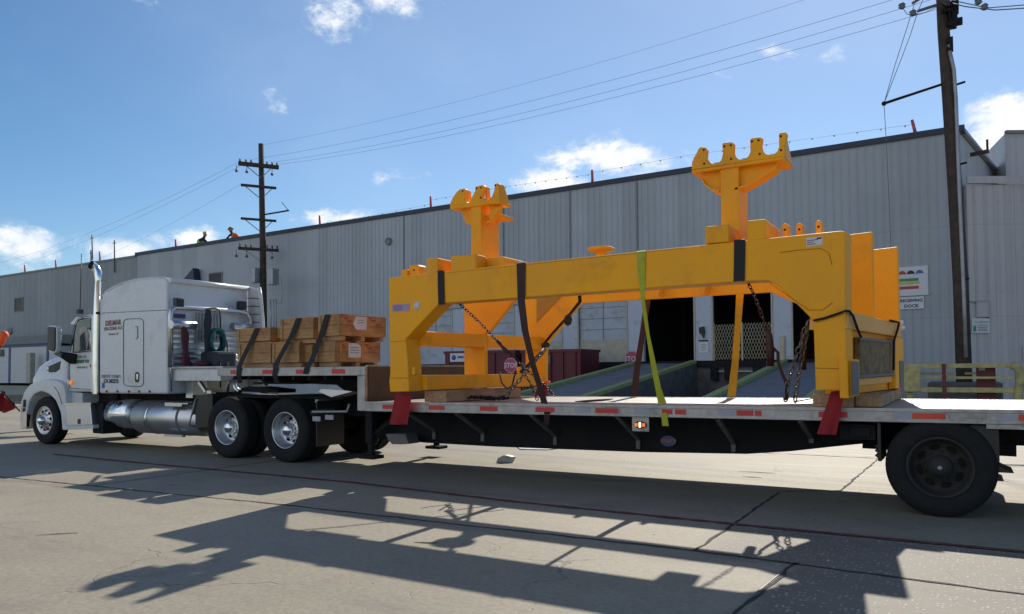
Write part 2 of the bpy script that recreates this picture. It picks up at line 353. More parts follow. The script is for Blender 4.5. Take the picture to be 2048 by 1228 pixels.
def world_loc(o):
    v = Vector((0, 0, 0))
    while o is not None:
        v += Vector(o.location); o = o.parent
    return v


SPLIT = {'pilaster', 'door_jamb', 'panel_joint', 'skid', 'top_rim', 'dock_bumper', 'corner_batten', 'side_board', 'end_board', 'standoff_bracket', 'post', 'suspension_arm', 'leg_brace', 'stiffener', 'rear_frame_bracket', 'hand_hole', 'wheel_nut', 'rail', 'rear_rail', 'riser_pipe', 'frame', 'wheel_arch_trim', 'weld_bead', 'suspension', 'brace', 'tank_step'}


def islands(nv, fs):
    par = list(range(nv))
    def fd(a):
        while par[a] != a: par[a] = par[par[a]]; a = par[a]
        return a
    for f in fs:
        for k in f[1:]: par[fd(k)] = fd(f[0])
    g = {}
    for i, f in enumerate(fs): g.setdefault(fd(f[0]), []).append(i)
    return list(g.values())


class MB:
    def __init__(s): s.v = []; s.f = []; s.sm = []
    def add(s, vs, fs, smooth=False):
        b = len(s.v); s.v += [Vector(p) for p in vs]
        for f in fs: s.f.append([b+i for i in f]); s.sm.append(smooth)
        return s
    def box(s, x0, x1, y0, y1, z0, z1):
        p = [(x0, y0, z0), (x1, y0, z0), (x1, y1, z0), (x0, y1, z0), (x0, y0, z1), (x1, y0, z1), (x1, y1, z1), (x0, y1, z1)]
        return s.add(p, [(0, 3, 2, 1), (4, 5, 6, 7), (0, 1, 5, 4), (1, 2, 6, 5), (2, 3, 7, 6), (3, 0, 4, 7)])
    def obb(s, a, b, w, h, up=Vector((0, 0, 1))):
        """bar from a to b, width w (sideways) and height h (along up)"""
        a = Vector(a); b = Vector(b); d = (b-a).normalized()
        if abs(d.dot(up)) > .98: up = Vector((0, 1, 0))
        sd = d.cross(up).normalized()*w/2; u = sd.cross(d).normalized()*h/2
        p = [a-sd-u, a+sd-u, a+sd+u, a-sd+u, b-sd-u, b+sd-u, b+sd+u, b-sd+u]
        return s.add(p, [(0, 1, 2, 3), (7, 6, 5, 4), (0, 4, 5, 1), (1, 5, 6, 2), (2, 6, 7, 3), (3, 7, 4, 0)])
    def ext(s, pts, vec, smooth=False):
        """extrude polygon (list of points) by vec"""
        n = len(pts); p = [Vector(q) for q in pts]; vec = Vector(vec)
        s.add(p+[q+vec for q in p], [tuple(range(n)), tuple(reversed(range(n, 2*n)))])
        b = len(s.v)-2*n
        for i in range(n):
            j = (i+1) % n; s.f.append([b+i, b+n+i, b+n+j, b+j]); s.sm.append(smooth)
        return s
    def tube(s, pts, r, k=8, closed=False, caps=True, rr=None):
        pts = [Vector(p) for p in pts]; n = len(pts); rings = []
        up = Vector((0, 0, 1)); base = len(s.v)
        prev = None
        for i, p in enumerate(pts):
            a = pts[i-1] if (i > 0 or closed) else p
            b = pts[(i+1) % n] if (i < n-1 or closed) else p
            d = (b-a)
            d = d.normalized() if d.length > 1e-9 else Vector((1, 0, 0))
            if prev is None:
                x = d.cross(up)
                if x.length < .1: x = d.cross(Vector((0, 1, 0)))
            else:
                x = prev - d*prev.dot(d)
            x.normalize(); prev = x; y = d.cross(x)
            q = rr[i] if rr else r
            for j in range(k):
                t = 2*math.pi*j/k; s.v.append(p + x*math.cos(t)*q + y*math.sin(t)*q)
        m = n if closed else n-1
        for i in range(m):
            for j in range(k):
                i2 = (i+1) % n; j2 = (j+1) % k
                s.f.append([base+i*k+j, base+i*k+j2, base+i2*k+j2, base+i2*k+j]); s.sm.append(True)
        if caps and not closed:
            s.f.append([base+j for j in reversed(range(k))]); s.sm.append(False)
            s.f.append([base+(n-1)*k+j for j in range(k)]); s.sm.append(False)
        return s
    def lathe(s, c, axis, prof, k=32, smooth=True):
        """prof: list of (distance along axis, radius)"""
        c = Vector(c); a = Vector(axis).normalized(); x = a.cross(Vector((0, 0, 1)))
        if x.length < .1: x = Vector((1, 0, 0))
        x.normalize(); y = a.cross(x); base = len(s.v); n = len(prof)
        for (t, r) in prof:
            for j in range(k):
                q = 2*math.pi*j/k; s.v.append(c + a*t + (x*math.cos(q)+y*math.sin(q))*max(r, 1e-4))
        for i in range(n-1):
            for j in range(k):
                j2 = (j+1) % k
                s.f.append([base+i*k+j, base+i*k+j2, base+(i+1)*k+j2, base+(i+1)*k+j]); s.sm.append(smooth)
        return s
    def ribbon(s, pts, wv, th=.004):
        """flat strap through pts; wv: half-width vector or list"""
        pts = [Vector(p) for p in pts]; n = len(pts)
        ws = wv if isinstance(wv, list) else [Vector(wv)]*n
        base = len(s.v)
        for i, p in enumerate(pts):
            a = pts[max(i-1, 0)]; b = pts[min(i+1, n-1)]; d = (b-a).normalized()
            nn = d.cross(ws[i]).normalized()*th/2
            s.v += [p-ws[i]-nn, p+ws[i]-nn, p+ws[i]+nn, p-ws[i]+nn]
        for i in range(n-1):
            for j in range(4):
                j2 = (j+1) % 4; q = base+i*4
                s.f.append([q+j, q+j2, q+4+j2, q+4+j]); s.sm.append(False)
        s.f.append([base+3, base+2, base+1, base]); s.sm.append(False); q = base+(n-1)*4; s.f.append([q, q+1, q+2, q+3]); s.sm.append(False)
        return s
    def sphere(s, c, r, k=12, sc=(1, 1, 1)):
        c = Vector(c); base = len(s.v); h = k//2
        for i in range(h+1):
            for j in range(k):
                a = math.pi*i/h; b = 2*math.pi*j/k
                s.v.append(c+Vector((math.sin(a)*math.cos(b)*r*sc[0], math.sin(a)*math.sin(b)*r*sc[1], math.cos(a)*r*sc[2])))
        for i in range(h):
            for j in range(k):
                j2 = (j+1) % k
                s.f.append([base+i*k+j, base+(i+1)*k+j, base+(i+1)*k+j2, base+i*k+j2]); s.sm.append(True)
        return s
    def build(s, name, m, parent=None, bevel=0.0, shear=None, seg=2):
        if name in SPLIT and parent is not None:
            gs = islands(len(s.v), s.f)
            if len(gs) > 1:
                o = None
                for g in gs:
                    q = MB(); mp = {}
                    for i in g:
                        f2 = []
                        for k in s.f[i]:
                            if k not in mp: mp[k] = len(q.v); q.v.append(s.v[k])
                            f2.append(mp[k])
                        q.f.append(f2); q.sm.append(s.sm[i])
                    o = q.build(name, m, parent, bevel, shear, seg)
                return o
        vs = s.v
        if shear: vs = [shear(v) for v in vs]
        if parent is not None: off = world_loc(parent)
        else:
            xs = [v.x for v in vs]; ys = [v.y for v in vs]; zs = [v.z for v in vs]
            off = Vector(((min(xs)+max(xs))/2, (min(ys)+max(ys))/2, min(zs)))
        me = bpy.data.meshes.new(name); me.from_pydata([v-off for v in vs], [], s.f)
        me.polygons.foreach_set('use_smooth', s.sm)
        if isinstance(m, str): m = M[m]
        me.materials.append(m)
        bm = bmesh.new(); bm.from_mesh(me); bmesh.ops.remove_doubles(bm, verts=bm.verts, dist=1e-5); bmesh.ops.recalc_face_normals(bm, faces=bm.faces)
        bm.to_mesh(me); bm.free()
        o = bpy.data.objects.new(name, me); COL.objects.link(o)
        if parent is not None: o.parent = parent
        else: o.location = off
        if bevel:
            b = o.modifiers.new('bevel', 'BEVEL'); b.width = bevel; b.segments = seg; b.limit_method = 'ANGLE'; b.angle_limit = R(40); b.harden_normals = False
        return o


def tag(o, label, cat, group=None):
    o['label'] = label; o['category'] = cat
    if group: o['group'] = group
    return o


def thing(name, label, cat, loc, group=None):
    o = bpy.data.objects.new(name, None); COL.objects.link(o); o.location = loc; o.empty_display_size = .3
    return tag(o, label, cat, group)


def struct(o, kind='structure'):
    o['kind'] = kind; return o


def copy_thing(root, loc, label):
    r = root.copy(); COL.objects.link(r); r.location = loc; r['label'] = label
    for ch in list(root.children):
        c = ch.copy(); COL.objects.link(c); c.parent = r
        for g in list(ch.children):
            d = g.copy(); COL.objects.link(d); d.parent = c
    return r


_dg = None


def text(s, size, loc, xdir, ydir, m, parent, name='lettering', depth=.003, wide=1.0, bold=0.0, align='CENTER'):
    cu = bpy.data.curves.new('t', 'FONT'); cu.body = s; cu.size = size; cu.extrude = depth/2; cu.align_x = align; cu.align_y = 'CENTER'; cu.offset = bold; cu.resolution_u = 2
    to = bpy.data.objects.new('t', cu); COL.objects.link(to)
    dg = bpy.context.evaluated_depsgraph_get(); me = bpy.data.meshes.new_from_object(to.evaluated_get(dg))
    bpy.data.objects.remove(to)
    x = Vector(xdir).normalized()*wide; y = Vector(ydir).normalized(); z = x.cross(y).normalized()
    off = Vector(loc) - world_loc(parent)
    for v in me.vertices:
        v.co = off + x*v.co.x + y*v.co.y + z*v.co.z
    me.name = name; me.materials.clear(); me.materials.append(M[m])
    o = bpy.data.objects.new(name, me); COL.objects.link(o); o.parent = parent
    return o


def arc(c, r, a0, a1, n, fx, fy):
    return [Vector(c)+Vector(fx)*math.cos(a0+(a1-a0)*i/n)*r+Vector(fy)*math.sin(a0+(a1-a0)*i/n)*r for i in range(n+1)]


exec_parts = []
# ================================================================== THE SETTING
struct(MB().add([(-500, -500, 0), (500, -500, 0), (500, 500, 0), (-500, 500, 0)], [(0, 1, 2, 3)]).build('ground', M['concrete']))


def strip(name, pts, w, m, z, wob=0.0, n=1):
    """thin painted / cut line lying on the slab"""
    b = MB(); P = []
    for i in range(len(pts)-1):
        a = Vector(pts[i]); c = Vector(pts[i+1]); k = max(1, int((c-a).length/.12)) if wob else 1
        for j in range(k): P.append(a+(c-a)*j/k)
    P.append(Vector(pts[-1]))
    L = []; Rr = []
    for i, p in enumerate(P):
        a = P[max(i-1, 0)]; c = P[min(i+1, len(P)-1)]; d = (c-a).normalized(); nn = Vector((-d.y, d.x))
        o = random.uniform(-wob, wob); ww = w/2*(1+random.uniform(-.45, .45)*(1 if wob else 0))
        q = p+nn*o
        L.append((q.x+nn.x*ww, q.y+nn.y*ww, z)); Rr.append((q.x-nn.x*ww, q.y-nn.y*ww, z))
    n = len(P); vs = L+Rr
    b.add(vs, [(i, i+1, n+i+1, n+i) for i in range(n-1)])
    return struct(b.build(name, m))


strip('expansion_joint', [(-30, 5.2), (-11.54, 5.68), (-6.39, 5.95), (-1.82, 6.0), (0.6, 5.82), (9, 5.2)], .032, 'joint', .004, .012)
strip('expansion_joint', [(-1.86, 6.0), (-1.88, 9.3), (-1.5, 9.6), (-1.28, 9.75), (-1.20, 13.3), (-1.2, 18)], .026, 'joint', .004, .010)
strip('expansion_joint', [(NJ[0].x+.02, 5.95), (NJ[0].x, NJ[0].y), (NJ[1].x, NJ[1].y), (NJ[1].x+AGGK*(1-NJ[1].y), 1)], .028, 'joint', .004, .014)
strip('chalk_line', [(NJ[0].x-.03, NJ[0].y-.1), (NJ[1].x-.03, NJ[1].y-.3)], .010, 'greyplate', .007, .006)
strip('expansion_joint', [(-16, 13.6), (6, 13.4)], .03, 'joint', .004, .01)
strip('expansion_joint', [(-9.6, 5.8), (-9.7, 12)], .02, 'joint', .004, .008)
strip('painted_line', [(-14, 7.72), (-11.63, 7.62), (-6.87, 7.56), (-4.26, 7.28), (-1.71, 7.18), (0.4, 7.16), (6, 7.1)], .065, 'redline', .009, .004)
b = MB()
for (cx, cy, L, ang) in [(-2.5, 10.9, .5, .05), (-2.45, 10.4, .25, 0), (-7.0, 3.9, .35, .8), (-3.9, 5.2, .2, .3)]:
    pts = []
    for k in range(9):
        t = k/8-.5; pts.append((cx+L*t*math.cos(ang), cy+L*t*math.sin(ang)+.08*L*(1-4*t*t)))
    vs = [(x, y-.008-(.02*(1-abs(i-4)/4)), .005) for i, (x, y) in enumerate(pts)]+[(x, y+.008, .005) for x, y in pts]
    b.add(vs, [(i, i+1, 9+i+1, 9+i) for i in range(8)])
struct(b.build('tyre_scuffs', 'joint'))
# raised sandy yard (sunlight put into its pale colour), verge and grass at the far left
g0 = [(-76, 27.5), (-50, 25)]
def yard(name, a, bb, z0, z1, m):
    P = [at(u, v, Z=z) for (u, v, z) in a+bb]
    return struct(MB().add(P, [tuple(range(len(P)))]).build(name, m))
yard('yard_apron', [(-420, 806, .006), (130, 801, .006)], [(130, 789, .18), (-420, 793, .18)], 0, 0, 'straw')
yard('sun_paled_sandy_yard', [(-420, 793, .18), (130, 789, .18)], [(130, 770, .50), (-420, 772, .50)], 0, 0, 'dirtm')
yard('grass_strip', [(-420, 772, .50), (130, 770, .50)], [(130, 765, .72), (-420, 766, .72)], 0, 0, 'grassm')

# ------------------------------------------------------------------ warehouse
A0 = Vector((0.07, 32.85, 0)); WD = Vector((-.99908, .0430, 0)); WN = Vector((.0430, .99908, 0))
def wp(s, z, off=0.0): return A0 + WD*s - WN*off + Vector((0, 0, z))
def wbox(b, s0, s1, z0, z1, o0, o1):
    """box on the facade: along s, height z, from o0 to o1 in front of the wall plane"""
    p = [wp(s0, z0, o0), wp(s1, z0, o0), wp(s1, z0, o1), wp(s0, z0, o1), wp(s0, z1, o0), wp(s1, z1, o0), wp(s1, z1, o1), wp(s0, z1, o1)]
    b.add(p, [(0, 3, 2, 1), (4, 5, 6, 7), (0, 1, 5, 4), (1, 2, 6, 5), (2, 3, 7, 6), (3, 0, 4, 7)]); return b
def wat(u, v, off=0.0): return at(u, v, pl=(wp(0, 0, off), WN))
TOP = 10.2; ZB = 4.78; ZF = 1.80
wh = thing('warehouse', 'long grey metal-clad warehouse with navy roof edge and loading dock doors', 'warehouse', A0)
b = MB()
wbox(b, 0, 53, ZB, TOP, -.3, 0); wbox(b, 0, 3.4, 0, ZB-.003, -.3, -.003); wbox(b, 28, 53, 0, ZB-.003, -.3, -.003)
b.build('wall', 'wallm', wh)
b = MB(); wbox(b, 53.01, 112, 0, TOP-.08, -.3, 0); b.build('wall', 'wallleft', wh)
# standing ribs of the cladding
b = MB()
s = .2
while s < 34:
    z0 = 0.0 if s < 3.3 else (ZB+.02 if s < 28 else 3.0)
    wbox(b, s, s+.04, z0, TOP-.05, .0, .009); s += .305
b.build('cladding_ribs', 'wallm', wh)
b = MB(); wbox(b, 20.3, 20.36, ZB, TOP, 0, .045); wbox(b, 16.4, 16.48, ZB, TOP, 0, .05); wbox(b, 27.0, 27.06, ZB, TOP, 0, .045); wbox(b, 12.9, 12.96, ZB, TOP, 0, .05)
b.build('panel_joint', 'greytrim', wh)
b = MB(); wbox(b, -.15, 53.2, TOP-.02, TOP+.20, -.5, .10); b.build('roof_trim', 'trim', wh)
b = MB(); wbox(b, 53.22, 112, TOP-.12, TOP+.02, -.5, .08); b.build('roof_trim', 'greytrim', wh)
# side wall with its sloping verge, roof
e1 = A0+Vector((5.2, 26, 0))
b = MB(); sd = Vector((.165, .986, 0)).normalized()
c0 = A0-WN*.0+Vector((.002, .3, 0)); c1 = A0+sd*30
b.ext([c0, c1, c1+Vector((0, 0, TOP)), c0+Vector((0, 0, TOP))], (-.25, 0.04, 0)); b.build('side_wall', 'annexm', wh)
b = MB(); b.obb(c0+Vector((.10, 0, TOP+.08)), c1+Vector((.10, 0, TOP+.08)), .16, .12); b.build('verge_trim', 'wallm', wh)
b = MB(); b.add([wp(0, TOP+.15, -.4), wp(112, TOP+.0, -.4), wp(112, TOP+1.0, -30), c1+Vector((0, 0, TOP+.1))], [(0, 1, 2, 3)]); b.build('roof', 'greytrim', wh)
# dock zone: painted band, pilasters, doors
b = MB()
segs = [(3.4, 3.6), (6.16, 6.9), (9.5, 10.24), (12.72, 13.46), (16.1, 16.9), (19.07, 19.67), (22.8, 23.62), (26.1, 28)]
for s0, s1 in segs: wbox(b, s0, s1, ZF-.0, 4.72, -.3, .02)
b.build('pilaster', 'pilaster', wh, bevel=.012)
b = MB(); wbox(b, 3.4, 28, 4.722, ZB-.002, -.3, .05); b.build('dock_lintel', 'greytrim', wh)
b = MB(); wbox(b, 3.4, 28, 0, ZF-.002, -8, .0); b.build('dock_foundation', 'rampside', wh)
b = MB()
for s in (13.46, 16.02, 12.66, 10.24, 9.44, 6.9, 6.10, 16.9, 19.0, 19.67, 22.73, 23.62, 26.03): wbox(b, s, s+.07, ZF, 4.7, .022, .05)
b.build('door_jamb', 'jamb', wh)
# dark dock interior
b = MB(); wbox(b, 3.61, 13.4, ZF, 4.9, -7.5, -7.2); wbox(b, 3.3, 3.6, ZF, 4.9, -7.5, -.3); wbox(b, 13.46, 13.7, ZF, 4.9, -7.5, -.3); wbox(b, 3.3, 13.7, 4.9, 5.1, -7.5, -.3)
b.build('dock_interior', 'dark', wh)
for k, (s0, s1) in enumerate([(13.53, 16.02), (16.97, 19.0), (19.74, 22.73), (23.69, 26.03)]):
    b = MB(); wbox(b, s0, s1, ZF, 4.7, -.22, -.12)
    d = b.build('roller_door', 'dockwall', wh)
    g = MB()
    z = 2.3
    while z < 4.65:
        wbox(g, s0, s1, z, z+.02, -.12, -.095); z += .52
    wbox(g, (s0+s1)/2-.012, (s0+s1)/2+.012, ZF, 4.7, -.12, -.09)
    g.build('door_seam', 'greytrim', d)
    lb = MB(); wbox(lb, s0, s1, ZF, 2.86, -.118, -.085); lb.build('lower_panel', 'cream' if k < 2 else 'dockwall', d)
b = MB(); wbox(b, 3.6, 26, ZF-.28, ZF-.004, .001, .12); b.build('dock_edge', 'black', wh)
b = MB()
for s0 in (9.2, 7.4, 8.6): wbox(b, s0, s0+.3, .95, 1.5, .121, .30)
b.build('dock_bumper', 'rubber', wh)
b = MB(); wbox(b, 7.1, 9.3, 1.30, 1.36, .13, .19); b.build('bumper_rail', 'galv', wh)
# windows and vents
for (s0, s1, z0, z1) in [(43.08, 44.37, 7.40, 8.15), (70.1, 71.5, 6.9, 8.0)]:
    b = MB(); wbox(b, s0, s1, z0, z1, 0, .03); w_ = b.build('window', 'plastic', wh)
    b = MB()
    for (a0, a1, c0_, c1_) in ((s0-.07, s0, z0-.07, z1+.07), (s1, s1+.07, z0-.07, z1+.07), (s0, s1, z0-.07, z0), (s0, s1, z1, z1+.07)): wbox(b, a0, a1, c0_, c1_, 0, .06)
    b.build('frame', 'greytrim', w_)
for (u, v, r) in [(778, 483, .22), (22, 662, .30)]:
    c = wat(u, v); b = MB(); b.lathe(c, -WN, [(0, r), (.12, r), (.14, r*.7), (.1, r*.6), (.1, 0)], 14); b.build('wall_vent', 'greytrim', wh)
# awning shape beyond sleeper roof
c = wat(393, 553); b = MB(); b.ext([c+Vector((-.8, -.1, -.35)), c+Vector((.55, -.1, -.35)), c+Vector((.42, -.1, .5))], (0, -.5, 0)); b.build('wall_hood', 'trim', wh)
# corner downspout on the right
b = MB(); b.obb(wp(.12, .4, .10), wp(.12, TOP, .10), .14, .12, WN); b.build('corner_trim', 'pilaster', wh)

# annex at the right
an = thing('annex_building', 'lower pale annex with ribbed walls at the right end of the warehouse', 'building', A0+Vector((.2, .25, 0)))
ad = Vector((.862, .507, 0)); a0 = A0+Vector((.16, .02, 0)); ah = 8.47
b = MB(); b.ext([a0, a0+ad*26, a0+ad*26+Vector((0, 0, ah-.3)), a0+Vector((0, 0, ah-.3))], (-.15, .26, 0)); b.build('wall', 'annexm', an)
b = MB()
nn = Vector((ad.y, -ad.x, 0))
k = .25
while k < 12:
    p = a0+ad*k+nn*.012; b.obb(p+Vector((0, 0, .1)), p+Vector((0, 0, ah-.32)), .05, .03, nn); k += .38
b.build('cladding_ribs', 'annexm', an)
b = MB(); b.obb(a0+Vector((0, 0, ah-.14))+nn*.06, a0+ad*26+Vector((0, 0, ah-.14))+nn*.06, .14, .26); b.build('gutter', 'annexm', an)
ub = thing('roof_block', 'tall pale ribbed block rising behind the annex at the right edge', 'building', a0+ad*2+Vector((0, 3, 8)))
q0 = at(2012, 352, Y=39); q1 = q0+ad*14
zt = at(2012, 267, Y=39).z
b = MB(); b.ext([Vector((q0.x, q0.y, 0)), Vector((q1.x, q1.y, 0)), Vector((q1.x, q1.y, zt)), Vector((q0.x, q0.y, zt))], (-1.2, 6, 0)); b.build('wall', 'annexm', ub)
b = MB(); b.obb(Vector((q0.x, q0.y, zt+.06))+nn*.05, Vector((q1.x, q1.y, zt+.06))+nn*.05, .16, .12); b.build('cap', 'greytrim', ub)
# bracket arm on the side wall
br = MB(); p = at(1940, 310, Y=34.5); p2 = at(1978, 302, Y=34.5); br.obb(p, p2, .12, .14); br.obb(p2+Vector((-.05, 0, 0)), p2+Vector((-.05, 0, .45)), .08, .08)
tag(br.build('wall_bracket', 'pole'), 'dark bracket arm with an upright stub sticking out past the roof corner', 'bracket')

# ------------------------------------------------------------------ small blue-trimmed shed at far left
ys = 33.6
def sh(u, v, dy=0): return at(u, v, Y=ys+dy)
sx0, sx1 = sh(-260, 693).x, sh(118, 693).x; zt = sh(22, 695).z; zb = .70
st = thing('portable_office', 'small white shed with blue corner posts in front of the far warehouse wall', 'shed', Vector(((sx0+sx1)/2, ys, zb)))
MB().box(sx0, sx1, ys, ys+2.0, zb, zt).build('wall', 'shedw', st)
b = MB()
for u in (20, 96, -120): x = sh(u, 700).x; b.box(x-.13, x+.13, ys-.05, ys, zb, zt)
b.box(sx0-.1, sx1+.1, ys-.06, ys+.0, zt, zt+.20); b.build('blue_trim', 'shedb', st)
b = MB(); b.ext([(sx0-.3, ys-.2, zt+.22), (sx1+.3, ys-.2, zt+.22), (sx1-1.2, ys+1.0, zt+.95), (sx0+1.2, ys+1.0, zt+.95)], (0, .9, -.05)); b.build('roof', 'shedr', st)
x = sh(4, 705).x; MB().box(x-.45, x+.38, ys-.05, ys-.003, sh(4, 713).z, sh(4, 699).z).build('window', 'plastic', st)
b = MB(); x = sh(80, 715).x; b.box(x-.3, x+.3, ys-.9, ys-.5, zb, sh(80, 706).z); tag(b.build('yard_cabinet', 'cream', bevel=.03), 'cream cabinet standing by the shed wall', 'cabinet')

# ------------------------------------------------------------------ ramps
def ramp(xl, xr, label, ytop, ybot=15.8):
    rz = lambda y: .56+(y-22.3)*.104
    r = thing('loading_ramp', label, 'ramp', Vector(((xl+xr)/2, (ytop+ybot)/2, 0)), 'ramps up to the dock doors')
    P = lambda x, y, dz=0: Vector((x, y, rz(y)+dz))
    b = MB(); b.add([P(xl, ytop), P(xr, ytop), P(xr, ybot), P(xl, ybot), Vector((xl, ytop, -.05)), Vector((xr, ytop, -.05)), Vector((xr, ybot, -.25)), Vector((xl, ybot, -.25))],
                    [(0, 1, 2, 3), (4, 7, 6, 5), (0, 4, 5, 1), (1, 5, 6, 2), (2, 6, 7, 3), (3, 7, 4, 0)])
    b.build('ramp_deck', 'ramp', r)
    for x0, x1 in ((xl-.24, xl-.003), (xr+.003, xr+.24)):
        b = MB(); b.add([P(x0, ytop), P(x1, ytop), P(x1, ybot), P(x0, ybot), Vector((x0, ytop, -.1)), Vector((x1, ytop, -.1)), Vector((x1, ybot, -.3)), Vector((x0, ybot, -.3))],
                        [(0, 1, 2, 3), (4, 7, 6, 5), (0, 4, 5, 1), (1, 5, 6, 2), (2, 6, 7, 3), (3, 7, 4, 0)])
        w = b.build('side_wall', 'rampside', r)
        b = MB(); vs = []
        for y in (ytop, ybot):
            for x, dz in ((x0-.02, .003), (x1+.02, .003), (x1+.02, .13), (x0-.02, .13)): vs.append(P(x, y, dz))
        b.add(vs, [(3, 2, 1, 0), (4, 5, 6, 7), (0, 1, 5, 4), (1, 2, 6, 5), (2, 3, 7, 6), (3, 0, 4, 7)])
        b.build('kerb', 'kerb', w)
ramp(-12.75, -10.35, 'dark ramp with yellow kerbs climbing to the open door left of the gate', 33.25)
ramp(-6.25, -3.75, 'dark ramp with yellow kerbs leading up to the door behind the frame leg', 33.0)

# scissor gate in dock door 2
gt = thing('scissor_gate', 'cream folding scissor gate closed across the middle dock doorway', 'gate', wp(8.2, ZF, 0))
def lattice(s0, s1, n, z0, z1):
    b = MB(); w = (s1-s0)/n
    m = 5; h = (z1-z0)/m
    for i in range(n):
        for j in range(m):
            a = s0+i*w
            b.obb(wp(a, z0+j*h, -.05), wp(a+w/2, z0+(j+.5)*h, -.05), .012, .034, -WN); b.obb(wp(a+w/2, z0+(j+.5)*h, -.05), wp(a, z0+(j+1)*h, -.05), .012, .034, -WN)
            b.obb(wp(a+w, z0+j*h, -.035), wp(a+w/2, z0+(j+.5)*h, -.035), .012, .034, -WN); b.obb(wp(a+w/2, z0+(j+.5)*h, -.035), wp(a+w, z0+(j+1)*h, -.035), .012, .034, -WN)
    b.build('lattice', 'gate', gt)
lattice(6.96, 8.18, 10, ZF+.03, 3.38); lattice(8.24, 9.44, 10, ZF+.03, 3.36)
for s in (6.96, 8.21, 9.43):
    MB().obb(wp(s, ZF, -.03), wp(s, 3.42, -.03), .06, .05, WN).build('gate_post', 'gate', gt)

# ------------------------------------------------------------------ dumpsters
def dumpster(x0, x1, y, h, label):
    d = thing('dumpster', label, 'dumpster', Vector(((x0+x1)/2, y+.9, 0)), 'maroon dumpsters by the dock')
    b = MB(); b.box(x0, x1, y, y+.06, .1, h); b.box(x0, x1, y+1.9, y+1.96, .1, h); b.box(x0, x0+.06, y+.06, y+1.9, .1, h); b.box(x1-.06, x1, y+.06, y+1.9, .1, h); b.box(x0+.06, x1-.06, y+.06, y+1.9, .1, .2)
    b.build('bin_body', 'dump', d)
    b = MB(); b.box(x0-.05, x1+.05, y-.06, y-.001, h-.12, h); b.box(x0-.05, x1+.05, y+1.961, y+2.02, h-.12, h); b.build('top_rim', 'dump', d)
    b = MB(); n = 5
    for i in range(n): x = x0+.25+(x1-x0-.5)*i/(n-1); b.box(x-.05, x+.05, y-.07, y-.002, .12, h-.13)
    b.build('stiffener', 'dump', d)
    return d
d1 = dumpster(-21.3, -17.45, 30, 2.36, 'maroon steel dumpster with white label farther along the dock')
b = MB(); p = at(915, 715, Y=29.9); b.box(p.x-.42, p.x+.42, 29.89, 29.92, p.z-.2, p.z+.2); lb_ = b.build('label', 'signw', d1)
b = MB(); b.lathe(p+Vector((-.2, -.012, 0)), (0, -1, 0), [(0, .12), (.01, .12), (.01, 0)], 14); b.build('emblem', 'badge', lb_)
b = MB(); b.box(p.x+.02, p.x+.36, 29.875, 29.889, p.z-.03, p.z+.06); b.build('print_bar', 'badge', lb_)
d2 = dumpster(-17.1, -14.2, 30, 2.34, 'maroon steel dumpster beside the ramp kerb, right of the other')
p = at(1096, 717, Y=29.9); MB().box(p.x-.12, p.x+.12, 29.88, 29.92, p.z-.22, p.z+.12).build('label', 'greyplate', d2)
p = at(993, 707, Y=29.9)
# stop signs
def octa(b, c, r, nrm, th):
    x = Vector((0, 0, 1)).cross(nrm).normalized(); pts = [c+x*math.cos(R(22.5+45*i))*r+Vector((0, 0, 1))*math.sin(R(22.5+45*i))*r for i in range(8)]
    b.ext(pts, nrm*th); return b
def stop(c, r, label, nrm, post=None):
    t_ = thing('stop_sign', label, 'sign', c-Vector((0, 0, post or r)), 'stop signs by the dock')
    octa(MB(), c, r, nrm, .02).build('sign_face', 'signr', t_)
    xd = nrm.cross(Vector((0, 0, 1)))*-1
    rr = MB(); x = Vector((0, 0, 1)).cross(nrm).normalized()
    pts = [c+nrm*.026+x*math.cos(R(22.5+45*i))*r*.93+Vector((0, 0, 1))*math.sin(R(22.5+45*i))*r*.93 for i in range(8)]
    rr.tube(pts, .012, 4, closed=True); rr.build('border', 'signw', t_)
    text('STOP', r*.82, c+nrm*.024, xd, (0, 0, 1), 'signw', t_, bold=.006, wide=.95)
    if post: MB().tube([c-nrm*.03-Vector((0, 0, post)), c-nrm*.03+Vector((0, 0, r))], .03, 6).build('post', 'galv', t_)
stop(at(1022, 731, Y=27.5), .34, 'red octagonal stop sign in front of the maroon dumpster', Vector((0, -1, 0)), 1.55)
stop(wat(1264, 718, .1), .40, 'pinkish octagonal stop sign low on the pale pilaster by the ramp top', -WN)

# ------------------------------------------------------------------ wall signs
def sign(name, s0, s1, z0, z1, label, cat='sign', off=.06):
    t_ = thing(name, label, cat, wp((s0+s1)/2, z0, off))
    b = MB(); wbox(b, s0, s1, z0, z1, off-.03, off); b.build('board', 'signw', t_); return t_
def wbar(s0, s1, z0, z1, m, par, nm='colour_bar', off=.06):
    b = MB(); wbox(b, s0, s1, z0, z1, off+.001, off+.008); return b.build(nm, m, par)
t_ = sign('safety_sign', 1.16, 2.24, 4.17, 5.28, 'white safety sign with three hard hats and green, yellow and red bars')
for s_, m_ in ((2.03, 'signrd'), (1.74, 'ink'), (1.44, 'signb')):
    b = MB(); c = wp(s_, 5.03, .065); b.ext([c+Vector((math.cos(a)*.12, 0, math.sin(a)*.10)) for a in [math.pi*i/8 for i in range(9)]]+[c+Vector((-.16, 0, -.035)), c+Vector((.16, 0, -.035))], -WN*.006); b.build('hat_symbol', m_, t_)
wbar(1.48, 2.16, 4.72, 4.83, 'signg', t_); wbar(1.45, 2.16, 4.60, 4.70, 'signyel', t_); wbar(1.48, 2.16, 4.42, 4.53, 'signrd', t_)
t_ = sign('dock_sign', 1.32, 2.17, 3.66, 4.12, 'white sign reading RECEIVING DOCK below the hard hat sign')
